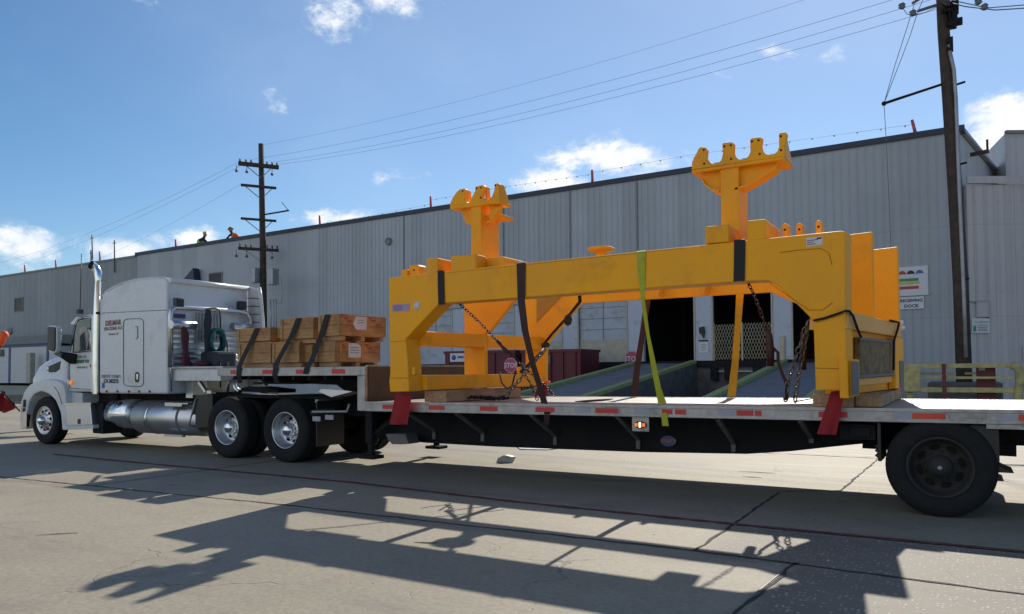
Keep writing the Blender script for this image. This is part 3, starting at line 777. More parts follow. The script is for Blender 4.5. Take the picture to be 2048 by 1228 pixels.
text('RECEIVING', .155, wp(1.745, 3.98, .064), -WD, (0, 0, 1), 'inkn', t_, bold=.006); text('DOCK', .17, wp(1.745, 3.77, .064), -WD, (0, 0, 1), 'inkn', t_, bold=.006)
t_ = thing('notice_board', 'white notice with green lettering on the annex wall right of the pole', 'sign', a0+ad*.5+Vector((0, 0, 2.6)))
def abox(b, k0, k1, z0, z1, o0, o1):
    p = [a0+ad*k+nn*o+Vector((0, 0, z)) for z in (z0, z1) for (k, o) in ((k0, o0), (k1, o0), (k1, o1), (k0, o1))]
    return b.add(p, [(0, 3, 2, 1), (4, 5, 6, 7), (0, 1, 5, 4), (1, 2, 6, 5), (2, 3, 7, 6), (3, 0, 4, 7)])
abox(MB(), .02, .66, 2.68, 3.22, .05, .08).build('board', 'signw', t_)
abox(MB(), .06, .16, 2.74, 2.95, .081, .088).build('symbol', 'signg', t_)
text('ALL VISITORS', .085, a0+ad*.36+nn*.085+Vector((0, 0, 3.08)), ad, (0, 0, 1), 'signg', t_); text('CHECK IN', .085, a0+ad*.40+nn*.085+Vector((0, 0, 2.95)), ad, (0, 0, 1), 'signg', t_)
for k_ in range(3): abox(MB(), .22, .58, 2.76+.055*k_, 2.775+.055*k_, .081, .087).build('print_line', 'ink', t_)
t_ = thing('wall_panel_box', 'grey electrical panel on the annex wall above the notice', 'electrical box', a0+ad*.45+Vector((0, 0, 3.25)))
abox(MB(), .2, .62, 3.27, 3.82, .03, .12).build('box_body', 'annexm', t_)
b = MB(); abox(b, .62, .66, 3.2, 3.86, .03, .10); abox(b, .0, .66, 3.83, 3.87, .02, .10); b.build('frame', 'galv', t_)
t_ = thing('small_notice', 'small white notice with dark heading low on the annex wall at the right edge', 'sign', a0+ad*2.15+Vector((0, 0, 1.7)))
abox(MB(), 1.88, 2.6, 1.66, 2.22, .04, .07).build('board', 'signw', t_); abox(MB(), 1.9, 2.58, 2.06, 2.2, .071, .078).build('heading_bar', 'inkn', t_)
# pilaster notice between the open doors
t_ = thing('dock_notice', 'white notice with black heading on the pilaster between the dock doors', 'sign', wp(9.85, 2.2, .05))
MB_ = MB(); wbox(MB_, 9.66, 10.08, 2.15, 2.62, .04, .055); MB_.build('board', 'signw', t_)
wbar(9.66, 10.08, 2.64, 2.71, 'ink', t_, 'heading_bar', .045)
for k_ in range(4): wbar(9.74, 10.0, 2.26+.08*k_, 2.275+.08*k_, 'ink', t_, 'print_line', .055)
b = MB(); c = wp(9.92, 3.05, .05); b.ext([c+Vector((x, 0, z)) for x, z in ((-.12, .2), (.1, .24), (.13, .0), (.08, -.28), (.0, -.12), (-.10, -.05))], -WN*.10)
tag(b.build('hanging_bag', 'ink'), 'black bag hanging on the pale pilaster above the notice', 'bag')
b = MB(); c = wp(6.52, ZF, .05); b.lathe(c, (0, 0, 1), [(0, .11), (.95, .11), (1.0, .08), (1.0, 0)], 14); tag(b.build('bollard', 'gate'), 'short cream bollard at the pilaster right of the scissor gate', 'bollard')

# ------------------------------------------------------------------ guard rail, cabinet at the right
YR = 26.0
gr = thing('guard_frame', 'faded yellow welded guard frame around the pole foot', 'guard rail', Vector((0, YR, 0)))
X = lambda u: at(u, 750, Y=YR).x
Z = lambda v: at(1920, v, Y=YR).z
b = MB()
for v0, v1 in ((727, 736), (753, 758), (775, 785)): b.box(X(1812), X(2028), YR, YR+.12, Z(v1), Z(v0))
b.build('rail', 'rail', gr, bevel=.01)
b = MB(); b.box(X(1836), X(1912), YR+.5, YR+.56, Z(749), Z(745)); b.box(X(1930), X(1958), YR+.5, YR+.56, Z(749), Z(745)); b.build('rear_rail', 'rail', gr)
MB().box(X(1808), X(1840), YR-.03, YR-.002, Z(783), Z(729)).build('end_board', 'rail', gr)
b = MB(); b.box(X(1812), X(1824), YR+.121, YR+.25, 0, Z(730)); b.build('post', 'rail', gr)
b = MB(); p = [Vector((X(2024), YR+.06, Z(731))), Vector((X(2036), YR+.06, Z(735))), Vector((X(2041), YR+.06, Z(748))), Vector((X(2040), YR+.06, Z(770))), Vector((X(2035), YR+.06, Z(785))), Vector((X(2033), YR+.06, 0))]
b.tube(p, .12, 8); b.build('post', 'rail', gr)
b = MB(); b.box(X(1884), X(1892), YR-.07, YR-.001, 0.3, Z(727)); tag(b.build('red_post', 'redline'), 'rusty red post standing against the yellow guard frame', 'post')
b = MB(); b.box(X(1953), X(1992), YR+.3, YR+.8, .3, Z(733)); t_ = tag(b.build('red_cabinet', 'dump', bevel=.015), 'maroon cabinet standing inside the yellow guard frame', 'cabinet')
MB().box(X(1958), X(1971), YR+.28, YR+.299, Z(741), Z(735)).build('label', 'cream', t_)
b = MB(); b.box(X(1850), X(2010), YR+1.6, YR+4.8, 0, .95); tag(b.build('concrete_plinth', 'rampside', bevel=.03), 'dark concrete plinth behind the yellow guard frame', 'plinth')

# ------------------------------------------------------------------ utility poles
YP2 = 29.0
def q2(u, v, dy=0): return at(u, v, Y=YP2+dy)
p2 = thing('utility_pole', 'tall dark wooden utility pole leaning slightly in front of the annex corner', 'utility pole', Vector((q2(1926, 720).x, YP2, 0)), 'wooden utility poles')
bot = q2(1930, 790); top = q2(1881, -60)
c = [Vector((bot.x, YP2, 0)), q2(1921, 560), q2(1910, 380), q2(1897, 190), q2(1887, 60), top]
MB().tube(c, .3, 14, rr=[.235, .225, .21, .195, .18, .17]).build('shaft', 'pole', p2)
b = MB(); b.tube([q2(1897, 90, -.25), q2(1908, 140, -.2), q2(1912, 200, -.2), q2(1917, 340, -.2), q2(1928, 600, -.22), q2(1932, 715, -.22)], .06, 8); b.build('conduit', 'galv', p2)
b = MB()
for v in (170, 330, 560): a = q2(1907+v*.02, v, -.1); b.obb(a, a+Vector((.28, -.1, .02)), .05, .06)
b.build('standoff_bracket', 'black', p2)
b = MB(); p = q2(1898, 88, -.2); b.box(p.x-.06, p.x+.12, YP2-.3, YP2-.1, p.z-.25, p.z+.2); b.build('weatherhead', 'black', p2)
a, e = q2(1885, 168), at(1768, 207, Y=YP2-1.6)
b = MB(); b.tube([a, e], .045, 8); b.sphere(e, .08, 8); b.build('standoff_arm', 'black', p2)
# equipment near the top
b = MB()
for (u, v, w, h) in ((1905, 10, .36, .18), (1908, 30, .2, .34), (1914, 42, .32, .12), (1903, 50, .30, .10), (1900, 22, .5, .10), (1902, 38, .12, .4)):
    p = q2(u, v, -.15); b.box(p.x-w/2, p.x+w/2, YP2-.3, YP2+.15, p.z-h/2, p.z+h/2)
b.build('switchgear', 'black', p2, bevel=.02)
b = MB(); b.obb(q2(1896, 6, -1.4), q2(1873, -6, 1.4), .11, .13); b.build('crossarm', 'pole', p2)

YP1 = 33.2
def q1_(u, v, dy=0): return at(u, v, Y=YP1+dy)
p1 = thing('utility_pole', 'wooden utility pole with five crossarms beyond the white truck', 'utility pole', Vector((q1_(529, 720).x, YP1, 0)), 'wooden utility poles')
MB().tube([Vector((q1_(529, 740).x, YP1, 0)), q1_(526, 520), q1_(524, 400), q1_(522, 288)], .2, 12, rr=[.23, .20, .18, .16]).build('shaft', 'pole', p1)
ax = Vector((.56, .83, 0))
def arm(v, r=1.55, w=.13, lbl='crossarm'):
    c = q1_(525, v)-Vector((0, .3, 0)); o = MB().obb(c-ax*r, c+ax*r, w, w*1.15).build(lbl, 'pole', p1)
    br = MB()
    for s_ in (-1, 1): br.obb(c+ax*(.8*s_)-Vector((0, 0, .05)), q1_(525, v)-Vector((0, .12, .75)), .03, .05)
    br.build('brace', 'galv', o)
    return c, o
cA, oA = arm(333, 1.2, .20); cB, _ = arm(375, 1.05, .13); cC, _ = arm(441, 1.05, .12); cD, oD = arm(500, 1.2, .15)
def insul(b, p, r=.07, h=.2):
    b.lathe(p, (0, 0, 1), [(0, r*.4), (h*.3, r), (h*.45, r*.6), (h*.7, r), (h, r*.5), (h, 0)], 8)
for c_, o_ in ((cA, oA), (cD, oD)):
    for k_ in (-1.1, -.75, -.45, .5, .8, 1.1):
        b = MB(); insul(b, c_+ax*k_+Vector((0, 0, .10))); b.build('insulator', 'greyplate', o_)
    for k_ in (-1.3, -.7, .8):
        b = MB(); p = c_+ax*k_-Vector((0, 0, .12)); b.tube([p, p-Vector((0, 0, .25))], .02, 5); b.sphere(p-Vector((0, 0, .35)), .1, 8); b.build('cutout', 'greyplate', o_)
b = MB(); b.tube([q1_(530, 429), q1_(577, 421, -1)], .05, 6); b.tube([q1_(577, 421, -1), q1_(563, 404, -1)], .02, 5); b.build('service_arm', 'black', p1)
b = MB(); a = q1_(549, 555, -.3); b.box(a.x-.22, a.x+.28, YP1-.7, YP1-.2, q1_(549, 572).z, q1_(549, 540).z); b.build('transformer_box', 'galv', p1, bevel=.03)
b = MB(); a = q1_(513, 555, -.3); b.box(a.x-.2, a.x+.2, YP1-.6, YP1-.2, q1_(513, 568).z, q1_(513, 538).z); b.build('transformer_box', 'galv', p1, bevel=.03)
b = MB()
for u in (541, 547, 552): b.tube([q1_(u, 598, -.3), q1_(u+1, 665, -.3)], .04, 6)
b.tube([q1_(556, 545, -.4), q1_(562, 560, -.4), q1_(566, 590, -.4), q1_(562, 608, -.4), q1_(552, 606, -.4)], .025, 6)
b.build('riser_pipe', 'galv', p1)

# wires, each its own thing
def wire(pts_or_ab, label, r=.007, sag=0.0, grp='overhead power lines'):
    if len(pts_or_ab) == 2 and sag:
        a_, b_ = pts_or_ab; P = [a_+(b_-a_)*t/16-Vector((0, 0, 4*sag*(t/16)*(1-t/16))) for t in range(17)]
    else: P = pts_or_ab
    return tag(MB().tube(P, r, 5).build('power_line', 'wire'), label, 'power line', grp)
wire([q1_(523, 290), at(1700, -30, Y=YP2)], 'faint topmost wire from the tip of the far pole', .005, .5)
wire([cA+ax*-.5+Vector((0, 0, .3)), at(1830, -14, Y=YP2)], 'overhead wire, upper of the three clear ones right of the far pole', .007, .55)
wire([cA+ax*.9+Vector((0, 0, .3)), at(1880, -6, Y=YP2)], 'overhead wire, middle of the three clear ones right of the far pole', .007, .6)
wire([cA+ax*1.25+Vector((0, 0, .2)), at(1886, 15, Y=YP2)], 'overhead wire, lowest of the three clear ones right of the far pole', .007, .6)
wire([cA+ax*-1.3, at(-40, 535, Y=40)], 'thin wire dropping left from the far pole towards the clouds, uppermost', .007, .8)
wire([cA+ax*-.85, at(-40, 552, Y=41)], 'thin wire dropping left from the far pole towards the clouds, middle', .007, .8)
wire([cB+ax*-1.1, at(-40, 590, Y=42)], 'thin wire dropping left from the far pole towards the clouds, lowest', .006, 1.2)
wire([q2(1893, -2), at(1975, 16, Y=YP2-1), at(2120, 4, Y=YP2-2)], 'upper wire leaving the near pole to the right edge', .016)
wire([q2(1896, 4), at(1930, 13, Y=YP2-1), at(1990, 20, Y=YP2-1), at(2120, 12, Y=YP2-2)], 'lower wire leaving the near pole to the right edge', .018)
wire([at(1834, -10, Y=YP2-1.4), at(1822, 30, Y=YP2-1.4), at(1790, 130, Y=YP2-1.5), e], 'left guy wire running up from the end of the standoff arm', .011, grp='guy wires of the near pole')
wire([at(1850, -10, Y=YP2-1.4), at(1836, 22, Y=YP2-1.4), at(1820, 72, Y=YP2-1.5), e], 'right guy wire running up from the end of the standoff arm', .011, grp='guy wires of the near pole')
wire([e, at(1772, 275, Y=YP2-1.5), at(1779, 420, Y=YP2-1.2), at(1786, 600, Y=YP2-1), at(1789, 720, Y=YP2-.8)], 'guy wire dropping from the standoff arm down past the warehouse wall', .010, grp='guy wires of the near pole')
for (u0, v0, u1, v1, lb) in ((1880, 8, 1836, 22, 'dark strain insulator left of the near pole, lower one'), (1840, -3, 1826, 6, 'dark strain insulator cut by the top edge of the picture')):
    tag(MB().tube([q2(u0, v0, -.5), q2(u1, v1, -1)], .05, 6).build('strain_insulator', 'wire'), lb, 'insulator', 'strain insulators')
for (u, v, lb) in ((1804, 14, 'small dark bell insulator hanging on a wire far left of the near pole'), (1826, 28, 'small dark bell insulator hanging beside the guy wires'), (1957, 5, 'small bell insulator right of the near pole, upper one'), (1969, 16, 'small bell insulator right of the near pole, lower one')):
    b = MB(); insul(b, at(u, v+4, Y=YP2-1), .12, .2); tag(b.build('bell_insulator', 'wire'), lb, 'insulator', 'bell insulators')
tag(MB().tube([at(1804, 14, Y=YP2-1), at(1814, 28, Y=YP2-1), at(1826, 31, Y=YP2-1), at(1850, 25, Y=YP2-.8), q2(1878, 12)], .012, 5).build('jumper_wire', 'wire'), 'slack jumper wire looping between the bell insulators and the pole', 'wire')

# ------------------------------------------------------------------ roof edge: stakes, pennants, workers
stk = [(50, 541, 530, 'at the far left end of the roof edge'), (112, 534, 520, 'second from the left end of the roof edge'), (200, 521, 503, 'just right of the exhaust stack'),
       (352, 499, 479, 'above the middle of the truck roof'), (640, 452, 431, 'above the wooden crates'), (862, 419, 393, 'left of the left yellow cradle'),
       (1185, 366, 340, 'between the two yellow cradles'), (1832, 268, 240, 'leaning, close to the tall near pole')]
for (u, v0, v1, lb) in stk:
    a = wat(u, v0+3, -.3); e_ = wat(u-(8 if u == 1832 else 1), v1, -.3)
    b = MB(); b.tube([a, e_], .06, 6, rr=[.075, .06]); tag(b.build('marker_stake', 'pink'), 'red marker stake '+lb, 'stake', 'marker stakes along the roof edge')
def bunting(pts, label, n):
    P = [wat(u, v, -.3) for u, v in pts]
    t_ = thing('pennant_line', label, 'pennant line', P[0], 'pennant lines on the roof')
    MB().tube(P, .005, 4).build('cord', 'wire', t_)
    b = MB(); L = []
    for i in range(len(P)-1):
        for k in range(n): L.append(P[i]+(P[i+1]-P[i])*(k+.5)/n)
    for p in L: b.ext([p, p+Vector((.10, 0, 0)), p+Vector((.05, 0, -.08))], (0, .01, 0))
    b.build('pennants', 'bunt', t_)
bunting([(640, 447), (750, 430), (862, 408)], 'thin pennant line between the stakes above the crates', 4)
bunting([(862, 400), (1020, 372), (1185, 348)], 'pennant line sagging between the stakes left of the gold cradle gap', 8)
bunting([(1185, 345), (1380, 310), (1600, 280), (1832, 248)], 'pennant line passing behind the tall yellow cradle', 5)
# antennas on roof
for (u0, v0, u1, v1, lb) in ((185, 520, 184, 470, 'left slim antenna on the roof behind the exhaust stack'), (229, 545, 229, 480, 'slim antenna with a bracket right of the exhaust stack'), (182, 525, 182, 500, 'short stub antenna on the roof behind the exhaust stack')):
    b = MB(); b.tube([wat(u0, v0, .1), wat(u1, v1, .1)], .05, 5); p = wat(u1, v1+6, .1); b.obb(p-Vector((.2, 0, 0)), p+Vector((.2, 0, 0)), .05, .05); tag(b.build('antenna', 'greyplate'), lb, 'antenna', 'roof antennas')


def figure(joints, edges, radii, name, m, parent=None):
    """one continuous skinned body"""
    me = bpy.data.meshes.new(name); off = world_loc(parent) if parent else joints[0]
    me.from_pydata([Vector(j)-off for j in joints], edges, []); o = bpy.data.objects.new(name, me); COL.objects.link(o)
    if parent: o.parent = parent
    else: o.location = off
    me.materials.append(M[m])
    sk = o.modifiers.new('skin', 'SKIN')
    for i, r in enumerate(radii): me.skin_vertices[0].data[i].radius = (r, r)
    me.skin_vertices[0].data[0].use_root = True
    ss = o.modifiers.new('sub', 'SUBSURF'); ss.levels = 1; ss.render_levels = 1
    bpy.context.view_layer.update()
    dg = bpy.context.evaluated_depsgraph_get(); nm = bpy.data.meshes.new_from_object(o.evaluated_get(dg)); o.modifiers.clear(); o.data = nm
    for p in nm.polygons: p.use_smooth = True
    return o


def worker(u, v, vm, hat, label, bend):
    """roofer seen from behind the parapet, crouching or bending"""
    f = wat(u, v, -1.0); f.z = TOP-.34; K = 1.15
    t_ = thing('person', label, 'person', f, 'workers on the roof')
    V = lambda t: Vector(t)*K
    hp = f+V((0, 0, .5)); ch = hp+V((bend*.35, 0, .38)); nk = ch+V((bend*.12, 0, .13)); hd = nk+V((bend*.10, 0, .18))
    J = [hp, hp+V((0, 0, .18)), ch, nk, hd, ch+V((0, -.2, -.02)), ch+V((bend*.25, -.26, -.25)), ch+V((bend*.5, -.22, -.32)), ch+V((0, .2, -.02)), ch+V((bend*.25, .26, -.25)), ch+V((bend*.5, .22, -.32)),
         hp+V((0, -.12, -.02)), hp+V((bend*.35, -.15, -.02)), hp+V((bend*.25, -.15, -.42)), hp+V((bend*.38, -.15, -.47)), hp+V((0, .12, -.02)), hp+V((bend*.30, .15, -.12)), hp+V((bend*.12, .15, -.44)), hp+V((bend*.25, .15, -.47))]
    E_ = [(0, 1), (1, 2), (2, 3), (3, 4), (2, 5), (5, 6), (6, 7), (2, 8), (8, 9), (9, 10), (0, 11), (11, 12), (12, 13), (13, 14), (0, 15), (15, 16), (16, 17), (17, 18)]
    Rr = [.15, .15, .17, .07, .11, .07, .05, .045, .07, .05, .045, .1, .09, .06, .05, .1, .09, .06, .05]
    figure(J, E_, [q_*K for q_ in Rr], 'body', 'darkcloth', t_)
    figure([hp+V((0, 0, .1)), hp+V((bend*.12, 0, .25)), ch+V((0, 0, .02))], [(0, 1), (1, 2)], [.24, .27, .27], 'vest', vm, t_)
    MB().sphere(hd+V((0, 0, .02)), .15, 10).build('head', 'skin', t_)
    MB().lathe(hd+V((0, 0, .06)), (bend*.3, 0, 1), [(-.01, .21), (0, .21), (.01, .17), (.10, .14), (.15, .07), (.16, 0)], 12).build('hard_hat', hat, t_)
worker(398, 491, 'clothg', 'gloveb', 'worker in a lime vest crouching behind the roof edge', 1)
worker(474, 478, 'clotho', 'greyplate', 'worker in an orange vest bending over at the roof edge beside the far pole', -1)

# litter and drain cover on the slab beyond the trailer
a_ = at(1003, 926, Z=0); b = MB(); b.ext([a_+Vector((-.10, 0, .004)), a_+Vector((.10, .05, .004)), a_+Vector((.12, .10, .09)), a_+Vector((.02, .05, .12)), a_+Vector((-.08, .03, .07))], (.03, .09, 0))
tag(b.build('paper_cup', 'whited'), 'crumpled pale cup lying at the edge of the trailer shadow', 'litter')
a_ = [at(u, v, Z=.006) for u, v in ((1034, 894), (1045, 890), (1108, 893), (1118, 897), (1095, 900), (1040, 899))]
tag(MB().ext(a_, (0, 0, .01)).build('drain_cover', 'galv'), 'flat grey metal plate on the lit slab behind the trailer', 'cover')
b = MB()
for k in range(110):
    x_ = random.uniform(-9, 1.5); y_ = random.uniform(1.8, 7.5); r_ = random.uniform(.002, .006)
    b.sphere((x_, y_, r_*.5), r_, 5, (1.3, 1, .7))
o_ = b.build('loose_grit', 'alud'); struct(o_, 'stuff')
# ================================================================== TRAILER
TS = 8.40; TF = 11.0
def zt(x): return 1.035+.0045*x
tr = thing('step_deck_trailer', 'aluminium step deck trailer carrying the crates and the yellow frame', 'trailer', Vector((-3.5, 9.7, 0)))
tilt = lambda v: Vector((v.x, v.y, v.z+zt(v.x)))
b = MB()
n = 22
for i in range(n):
    y0 = TS+.06+(TF-TS-.12)*i/n; y1 = TS+.06+(TF-TS-.12)*(i+1)/n
    b.box(-7.36, 4.8, y0+.003, y1-.003, -.04, -.004)
b.build('deck_planks', 'deckm', tr, shear=tilt)
b = MB(); b.box(-7.36, 4.8, TS+.05, TF-.05, -.06, -.042); b.build('deck_base', 'black', tr, shear=tilt)
def rail(y0, y1, nm):
    b = MB(); b.box(-7.48, 4.8, y0, y1, -.135, .0); r_ = b.build(nm, 'alud', tr, shear=tilt, bevel=.006)
    b = MB(); b.box(-7.36, 4.8, y0-.012 if y0 < 9 else y1+.001, y0-.001 if y0 < 9 else y1+.012, -.03, .004); b.build('rub_rail', 'alud', r_, shear=tilt, bevel=.003)
    return r_
rn = rail(TS, TS+.058, 'side_rail'); rail(TF-.058, TF, 'side_rail')
for (u0, u1, m_) in [(765, 788, 'red'), (858, 889, 'red'), (960, 995, 'red'), (1071, 1109, 'red'), (1191, 1236, 'red'), (1324, 1345, 'red'), (1350, 1372, 'red'), (1473, 1507, 'red'), (1510, 1523, 'red'),
                     (1637, 1660, 'red'), (1664, 1695, 'red'), (1824, 1891, 'orr'), (2037, 2095, 'orr'), (1268, 1300, 'silv'), (1436, 1470, 'silv'), (1785, 1823, 'silv'), (1994, 2036, 'silv'), (1150, 1180, 'silv')]:
    x0 = at(u0, 828, Y=TS).x; x1 = at(u1, 828, Y=TS).x
    MB().box(x0, x1, TS-.004, TS-.0005, -.098, -.040).build('reflector_tape', m_, rn, shear=tilt)
# main beams with the fish-belly outline
bel = [(-7.9, .44), (-6.8, .405), (-5.6, .40), (-3.5, .425), (-2.2, .465), (-1.7, .52), (-1.3, .585), (-.9, .645), (-.5, .67), (4.8, .70)]
for y in (9.15, 10.13):
    pts = [Vector((x, y, z)) for x, z in bel]+[Vector((4.8, y, .90)), Vector((-7.9, y, .86))]
    MB().ext(pts, (0, .05, 0)).build('main_beam', 'black', tr)
    b = MB(); P = [Vector((x, y+.025, z-.01)) for x, z in bel]
    for i in range(len(P)-1): b.obb(P[i], P[i+1], .16, .02)
    b.build('beam_flange', 'black', tr)
b = MB()
for k in range(38):
    x = -7.2+k*.32; b.box(x, x+.05, TS+.06, TF-.06, -.15, -.062)
b.build('cross_members', 'black', tr, shear=tilt)
for u in (812, 912, 1062, 1235, 1435, 1600):
    x = at(u, 830, Y=8.47).x
    b = MB(); b.obb((x, 8.47, zt(x)-.14), (x, 9.12, .56 if x < -2 else .66), .045, .035); b.obb((x, 9.13, .56 if x < -2 else .66), (x, 9.13, .44 if x < -2 else .6), .05, .035, Vector((0, 1, 0))); b.build('outrigger', 'greyplate', tr)
# gooseneck
zu = 1.502
b = MB()
for i in range(22):
    y0 = TS+.06+(TF-TS-.12)*i/22; y1 = TS+.06+(TF-TS-.12)*(i+1)/22; b.box(-10.44, -7.36, y0+.003, y1-.003, zu-.04, zu-.004)
b.build('upper_deck_planks', 'deckm', tr)
MB().box(-10.44, -7.40, TS+.06, TF-.06, zu-.07, zu-.042).build('upper_deck_base', 'black', tr)
b = MB(); b.box(-10.47, -7.36, TS, TS+.06, zu-.13, zu); ur = b.build('upper_rail', 'alud', tr, bevel=.006)
MB().box(-10.47, -7.36, TF-.06, TF, zu-.13, zu).build('upper_rail', 'alud', tr, bevel=.006)
MB().box(-10.50, -10.471, TS+.0, TF, zu-.13, zu).build('nose_rail', 'alud', tr)
for (u0, u1) in [(461, 472), (525, 546), (592, 606), (664, 690)]:
    x0 = at(u0, 743, Y=TS).x; x1 = at(u1, 743, Y=TS).x; MB().box(x0, x1, TS-.004, TS-.0005, zu-.10, zu-.035).build('reflector_tape', 'red', ur)
b = MB(); b.box(-7.50, -7.36, TS-.003, TS+.06, zt(-7.4)-.13, zu-.132); b.build('neck_post', 'alud', tr, bevel=.006)
MB().box(-7.395, -7.35, TS+.065, TF-.02, zt(-7.4)+.002, zu+.0).build('neck_riser', 'riser', tr)
MB().box(-7.40, -7.345, TS+.065, TF-.02, zu+.002, zu+.018).build('riser_cap', 'alud', tr)
for y in (9.15, 10.13):
    pts = [(-10.4, zu-.14), (-7.41, zu-.14), (-7.41, .86), (-7.9, .44), (-8.0, .9), (-8.6, 1.22), (-10.3, 1.27)]
    MB().ext([Vector((x, y, z)) for x, z in pts], (0, .06, 0)).build('neck_beam', 'black', tr)
b = MB(); b.box(-10.3, -9.2, 8.95, 10.5, 1.235, 1.265); b.build('king_plate', 'black', tr)
b = MB()
for k in range(9): b.box(-10.2+k*.33, -10.15+k*.33, TS+.07, TF-.07, zu-.19, zu-.071)
b.build('upper_cross_members', 'black', tr)
# landing gear
for y in (8.85, 10.5):
    b = MB(); b.box(-7.75, -7.62, y, y+.13, .36, zu-.2); b.box(-7.725, -7.645, y+.025, y+.105, .18, .36); b.box(-7.83, -7.54, y-.06, y+.19, .13, .18); b.build('landing_leg', 'black', tr, bevel=.01)
b = MB(); b.obb((-7.68, 8.9, .75), (-7.68, 10.6, .55), .06, .06); b.obb((-7.7, 8.9, .45), (-7.1, 9.1, .9), .05, .05); b.build('leg_brace', 'black', tr)
b = MB(); b.tube([(-8.6, 8.62, .82), (-7.9, 8.62, .84), (-7.85, 8.62, .95)], .02, 6); b.build('crank_handle', 'galv', tr)
# air tank and suspension hardware under the gooseneck
b = MB(); b.ext([at(637, 783, Y=8.8), at(642, 778, Y=8.8), at(690, 781, Y=8.8), at(705, 783, Y=8.8), at(662, 794, Y=8.8)], (0, .22, -.02)); b.build('bright_bracket', 'alu', tr)
b = MB(); a = at(624, 826, Y=8.7); e_ = at(672, 822, Y=8.7); b.tube([a, e_], .05, 10); b.build('bumper_tube', 'black', tr)
for (u0, u1, v) in ((627, 642, 836), (652, 668, 833)):
    a = at(u0, v+6, Y=8.68); c = at(u1, v-3, Y=8.68); MB().box(a.x, c.x, 8.66, 8.68, a.z, c.z).build('tail_reflector', 'silv', tr)
# curved mud flap right of the drive wheels
b = MB(); P0 = [at(772, 868, Y=8.75), at(776, 880, Y=8.75), at(784, 888, Y=8.75), at(800, 889, Y=8.75), at(817, 888, Y=8.75), at(811, 868, Y=8.75)]
b.ext(P0, (0, .25, .0)); b.build('mud_flap', 'greyplate', tr)
# tool winch housing ahead of axle
x0, x1 = at(1680, 850, Y=8.6).x, at(1752, 850, Y=8.6).x
b = MB(); b.box(x0, x1, 8.55, 9.1, .70, .86); b.box(x0+.1, x1-.05, 8.52, 8.549, .73, .83); b.build('battery_box', 'black', tr, bevel=.01)
def wheel(par, x, y, Rr, kind, side=1):
    """dual or steer wheel; outer face at y, body going inward (side=+1: away from the camera)"""
    A = (0, side, 0); c = Vector((x, y, Rr))
    w = .27
    b = MB(); dish = .17 if kind != 'steer' else .035
    rm = {'drive': 'alu', 'steer': 'alu', 'trailer': 'blacksteel'}[kind]
    if rm == 'blacksteel': rm = mat('grimy_wheel_steel', (.032, .030, .027), .8, .0, .3, dirt=(.03, .027, .024), dirts=6)
    prof = [(.10, .293), (.012, .293), (.0, .286), (.004, .276), (.03, .262), (dish*.7, .255), (dish, .235)]
    if kind == 'steer': prof += [(.028, .20), (.02, .15), (.0, .12), (-.02, .105)]
    else: prof += [(dish+.01, .20), (dish-.01, .15), (dish-.03, .12)]
    prof += [(prof[-1][0], 0)]
    b.lathe(c, A, prof, 40); wh_ = b.build('wheel', rm, par)
    r = Rr
    b = MB(); P = [(.045, .285), (.01, .295), (.004, .33), (-.006, r*.80), (.0, r*.90), (.025, r*.975), (.045, r)]
    for k in range(5):
        t = .045+(w-.09)*(k+.5)/5; P += [(t-.009, r), (t-.007, r-.012), (t+.007, r-.012), (t+.009, r)]
    P += [(w-.045, r), (w-.02, r*.97), (w, r*.88), (w, .3), (w-.03, .28)]
    b.lathe(c, A, P, 56); b.build('tyre', 'rubber', wh_)
    # hub and nuts
    b = MB()
    if kind == 'trailer': b.lathe(c, A, [(dish-.03, .11), (.03, .10), (.0, .085), (-.02, .06), (-.03, .055), (-.03, .0)], 24)
    elif kind == 'drive': b.lathe(c, A, [(dish-.03, .115), (.06, .11), (.03, .095), (.0, .06), (-.012, .0)], 24)
    else: b.lathe(c, A, [(-.0, .105), (-.05, .10), (-.085, .085), (-.12, .05), (-.13, 0)], 24)
    b.build('hub_cap', 'chrome' if kind != 'trailer' else rm, wh_)
    if kind == 'trailer': MB().lathe(c+Vector((0, -.031*side, 0)), A, [(.0, .022), (-.012, .018), (-.012, 0)], 12).build('hub_plug', 'galv', wh_)
    b = MB(); nh = 10 if kind == 'steer' else 8; rh = .195 if kind == 'steer' else .185
    for k in range(nh):
        a = 2*math.pi*(k+.3)/nh; q = c+Vector((math.cos(a)*rh, side*(dish-.012 if kind != 'steer' else .018), math.sin(a)*rh))
        rd = Vector((math.cos(a), 0, math.sin(a))); td = Vector((-math.sin(a), 0, math.cos(a)))
        hw, hh = (.034, .024) if kind != 'trailer' else (.05, .028)
        b.ext([q+td*math.cos(t)*hw+rd*math.sin(t)*hh for t in [math.pi*i/6 for i in range(12)]], (0, side*.012, 0))
    b.build('hand_hole', 'dark', wh_)
    b = MB()
    for k in range(10):
        a = 2*math.pi*(k+.5)/10; q = c+Vector((math.cos(a)*.142, side*(dish-.012 if kind != 'steer' else .018), math.sin(a)*.142)); b.lathe(q, A, [(.0, .014), (-.035, .013), (-.04, 0)], 6, False)
    b.build('wheel_nut', rm if kind == 'trailer' else 'chrome', wh_)
    return wh_
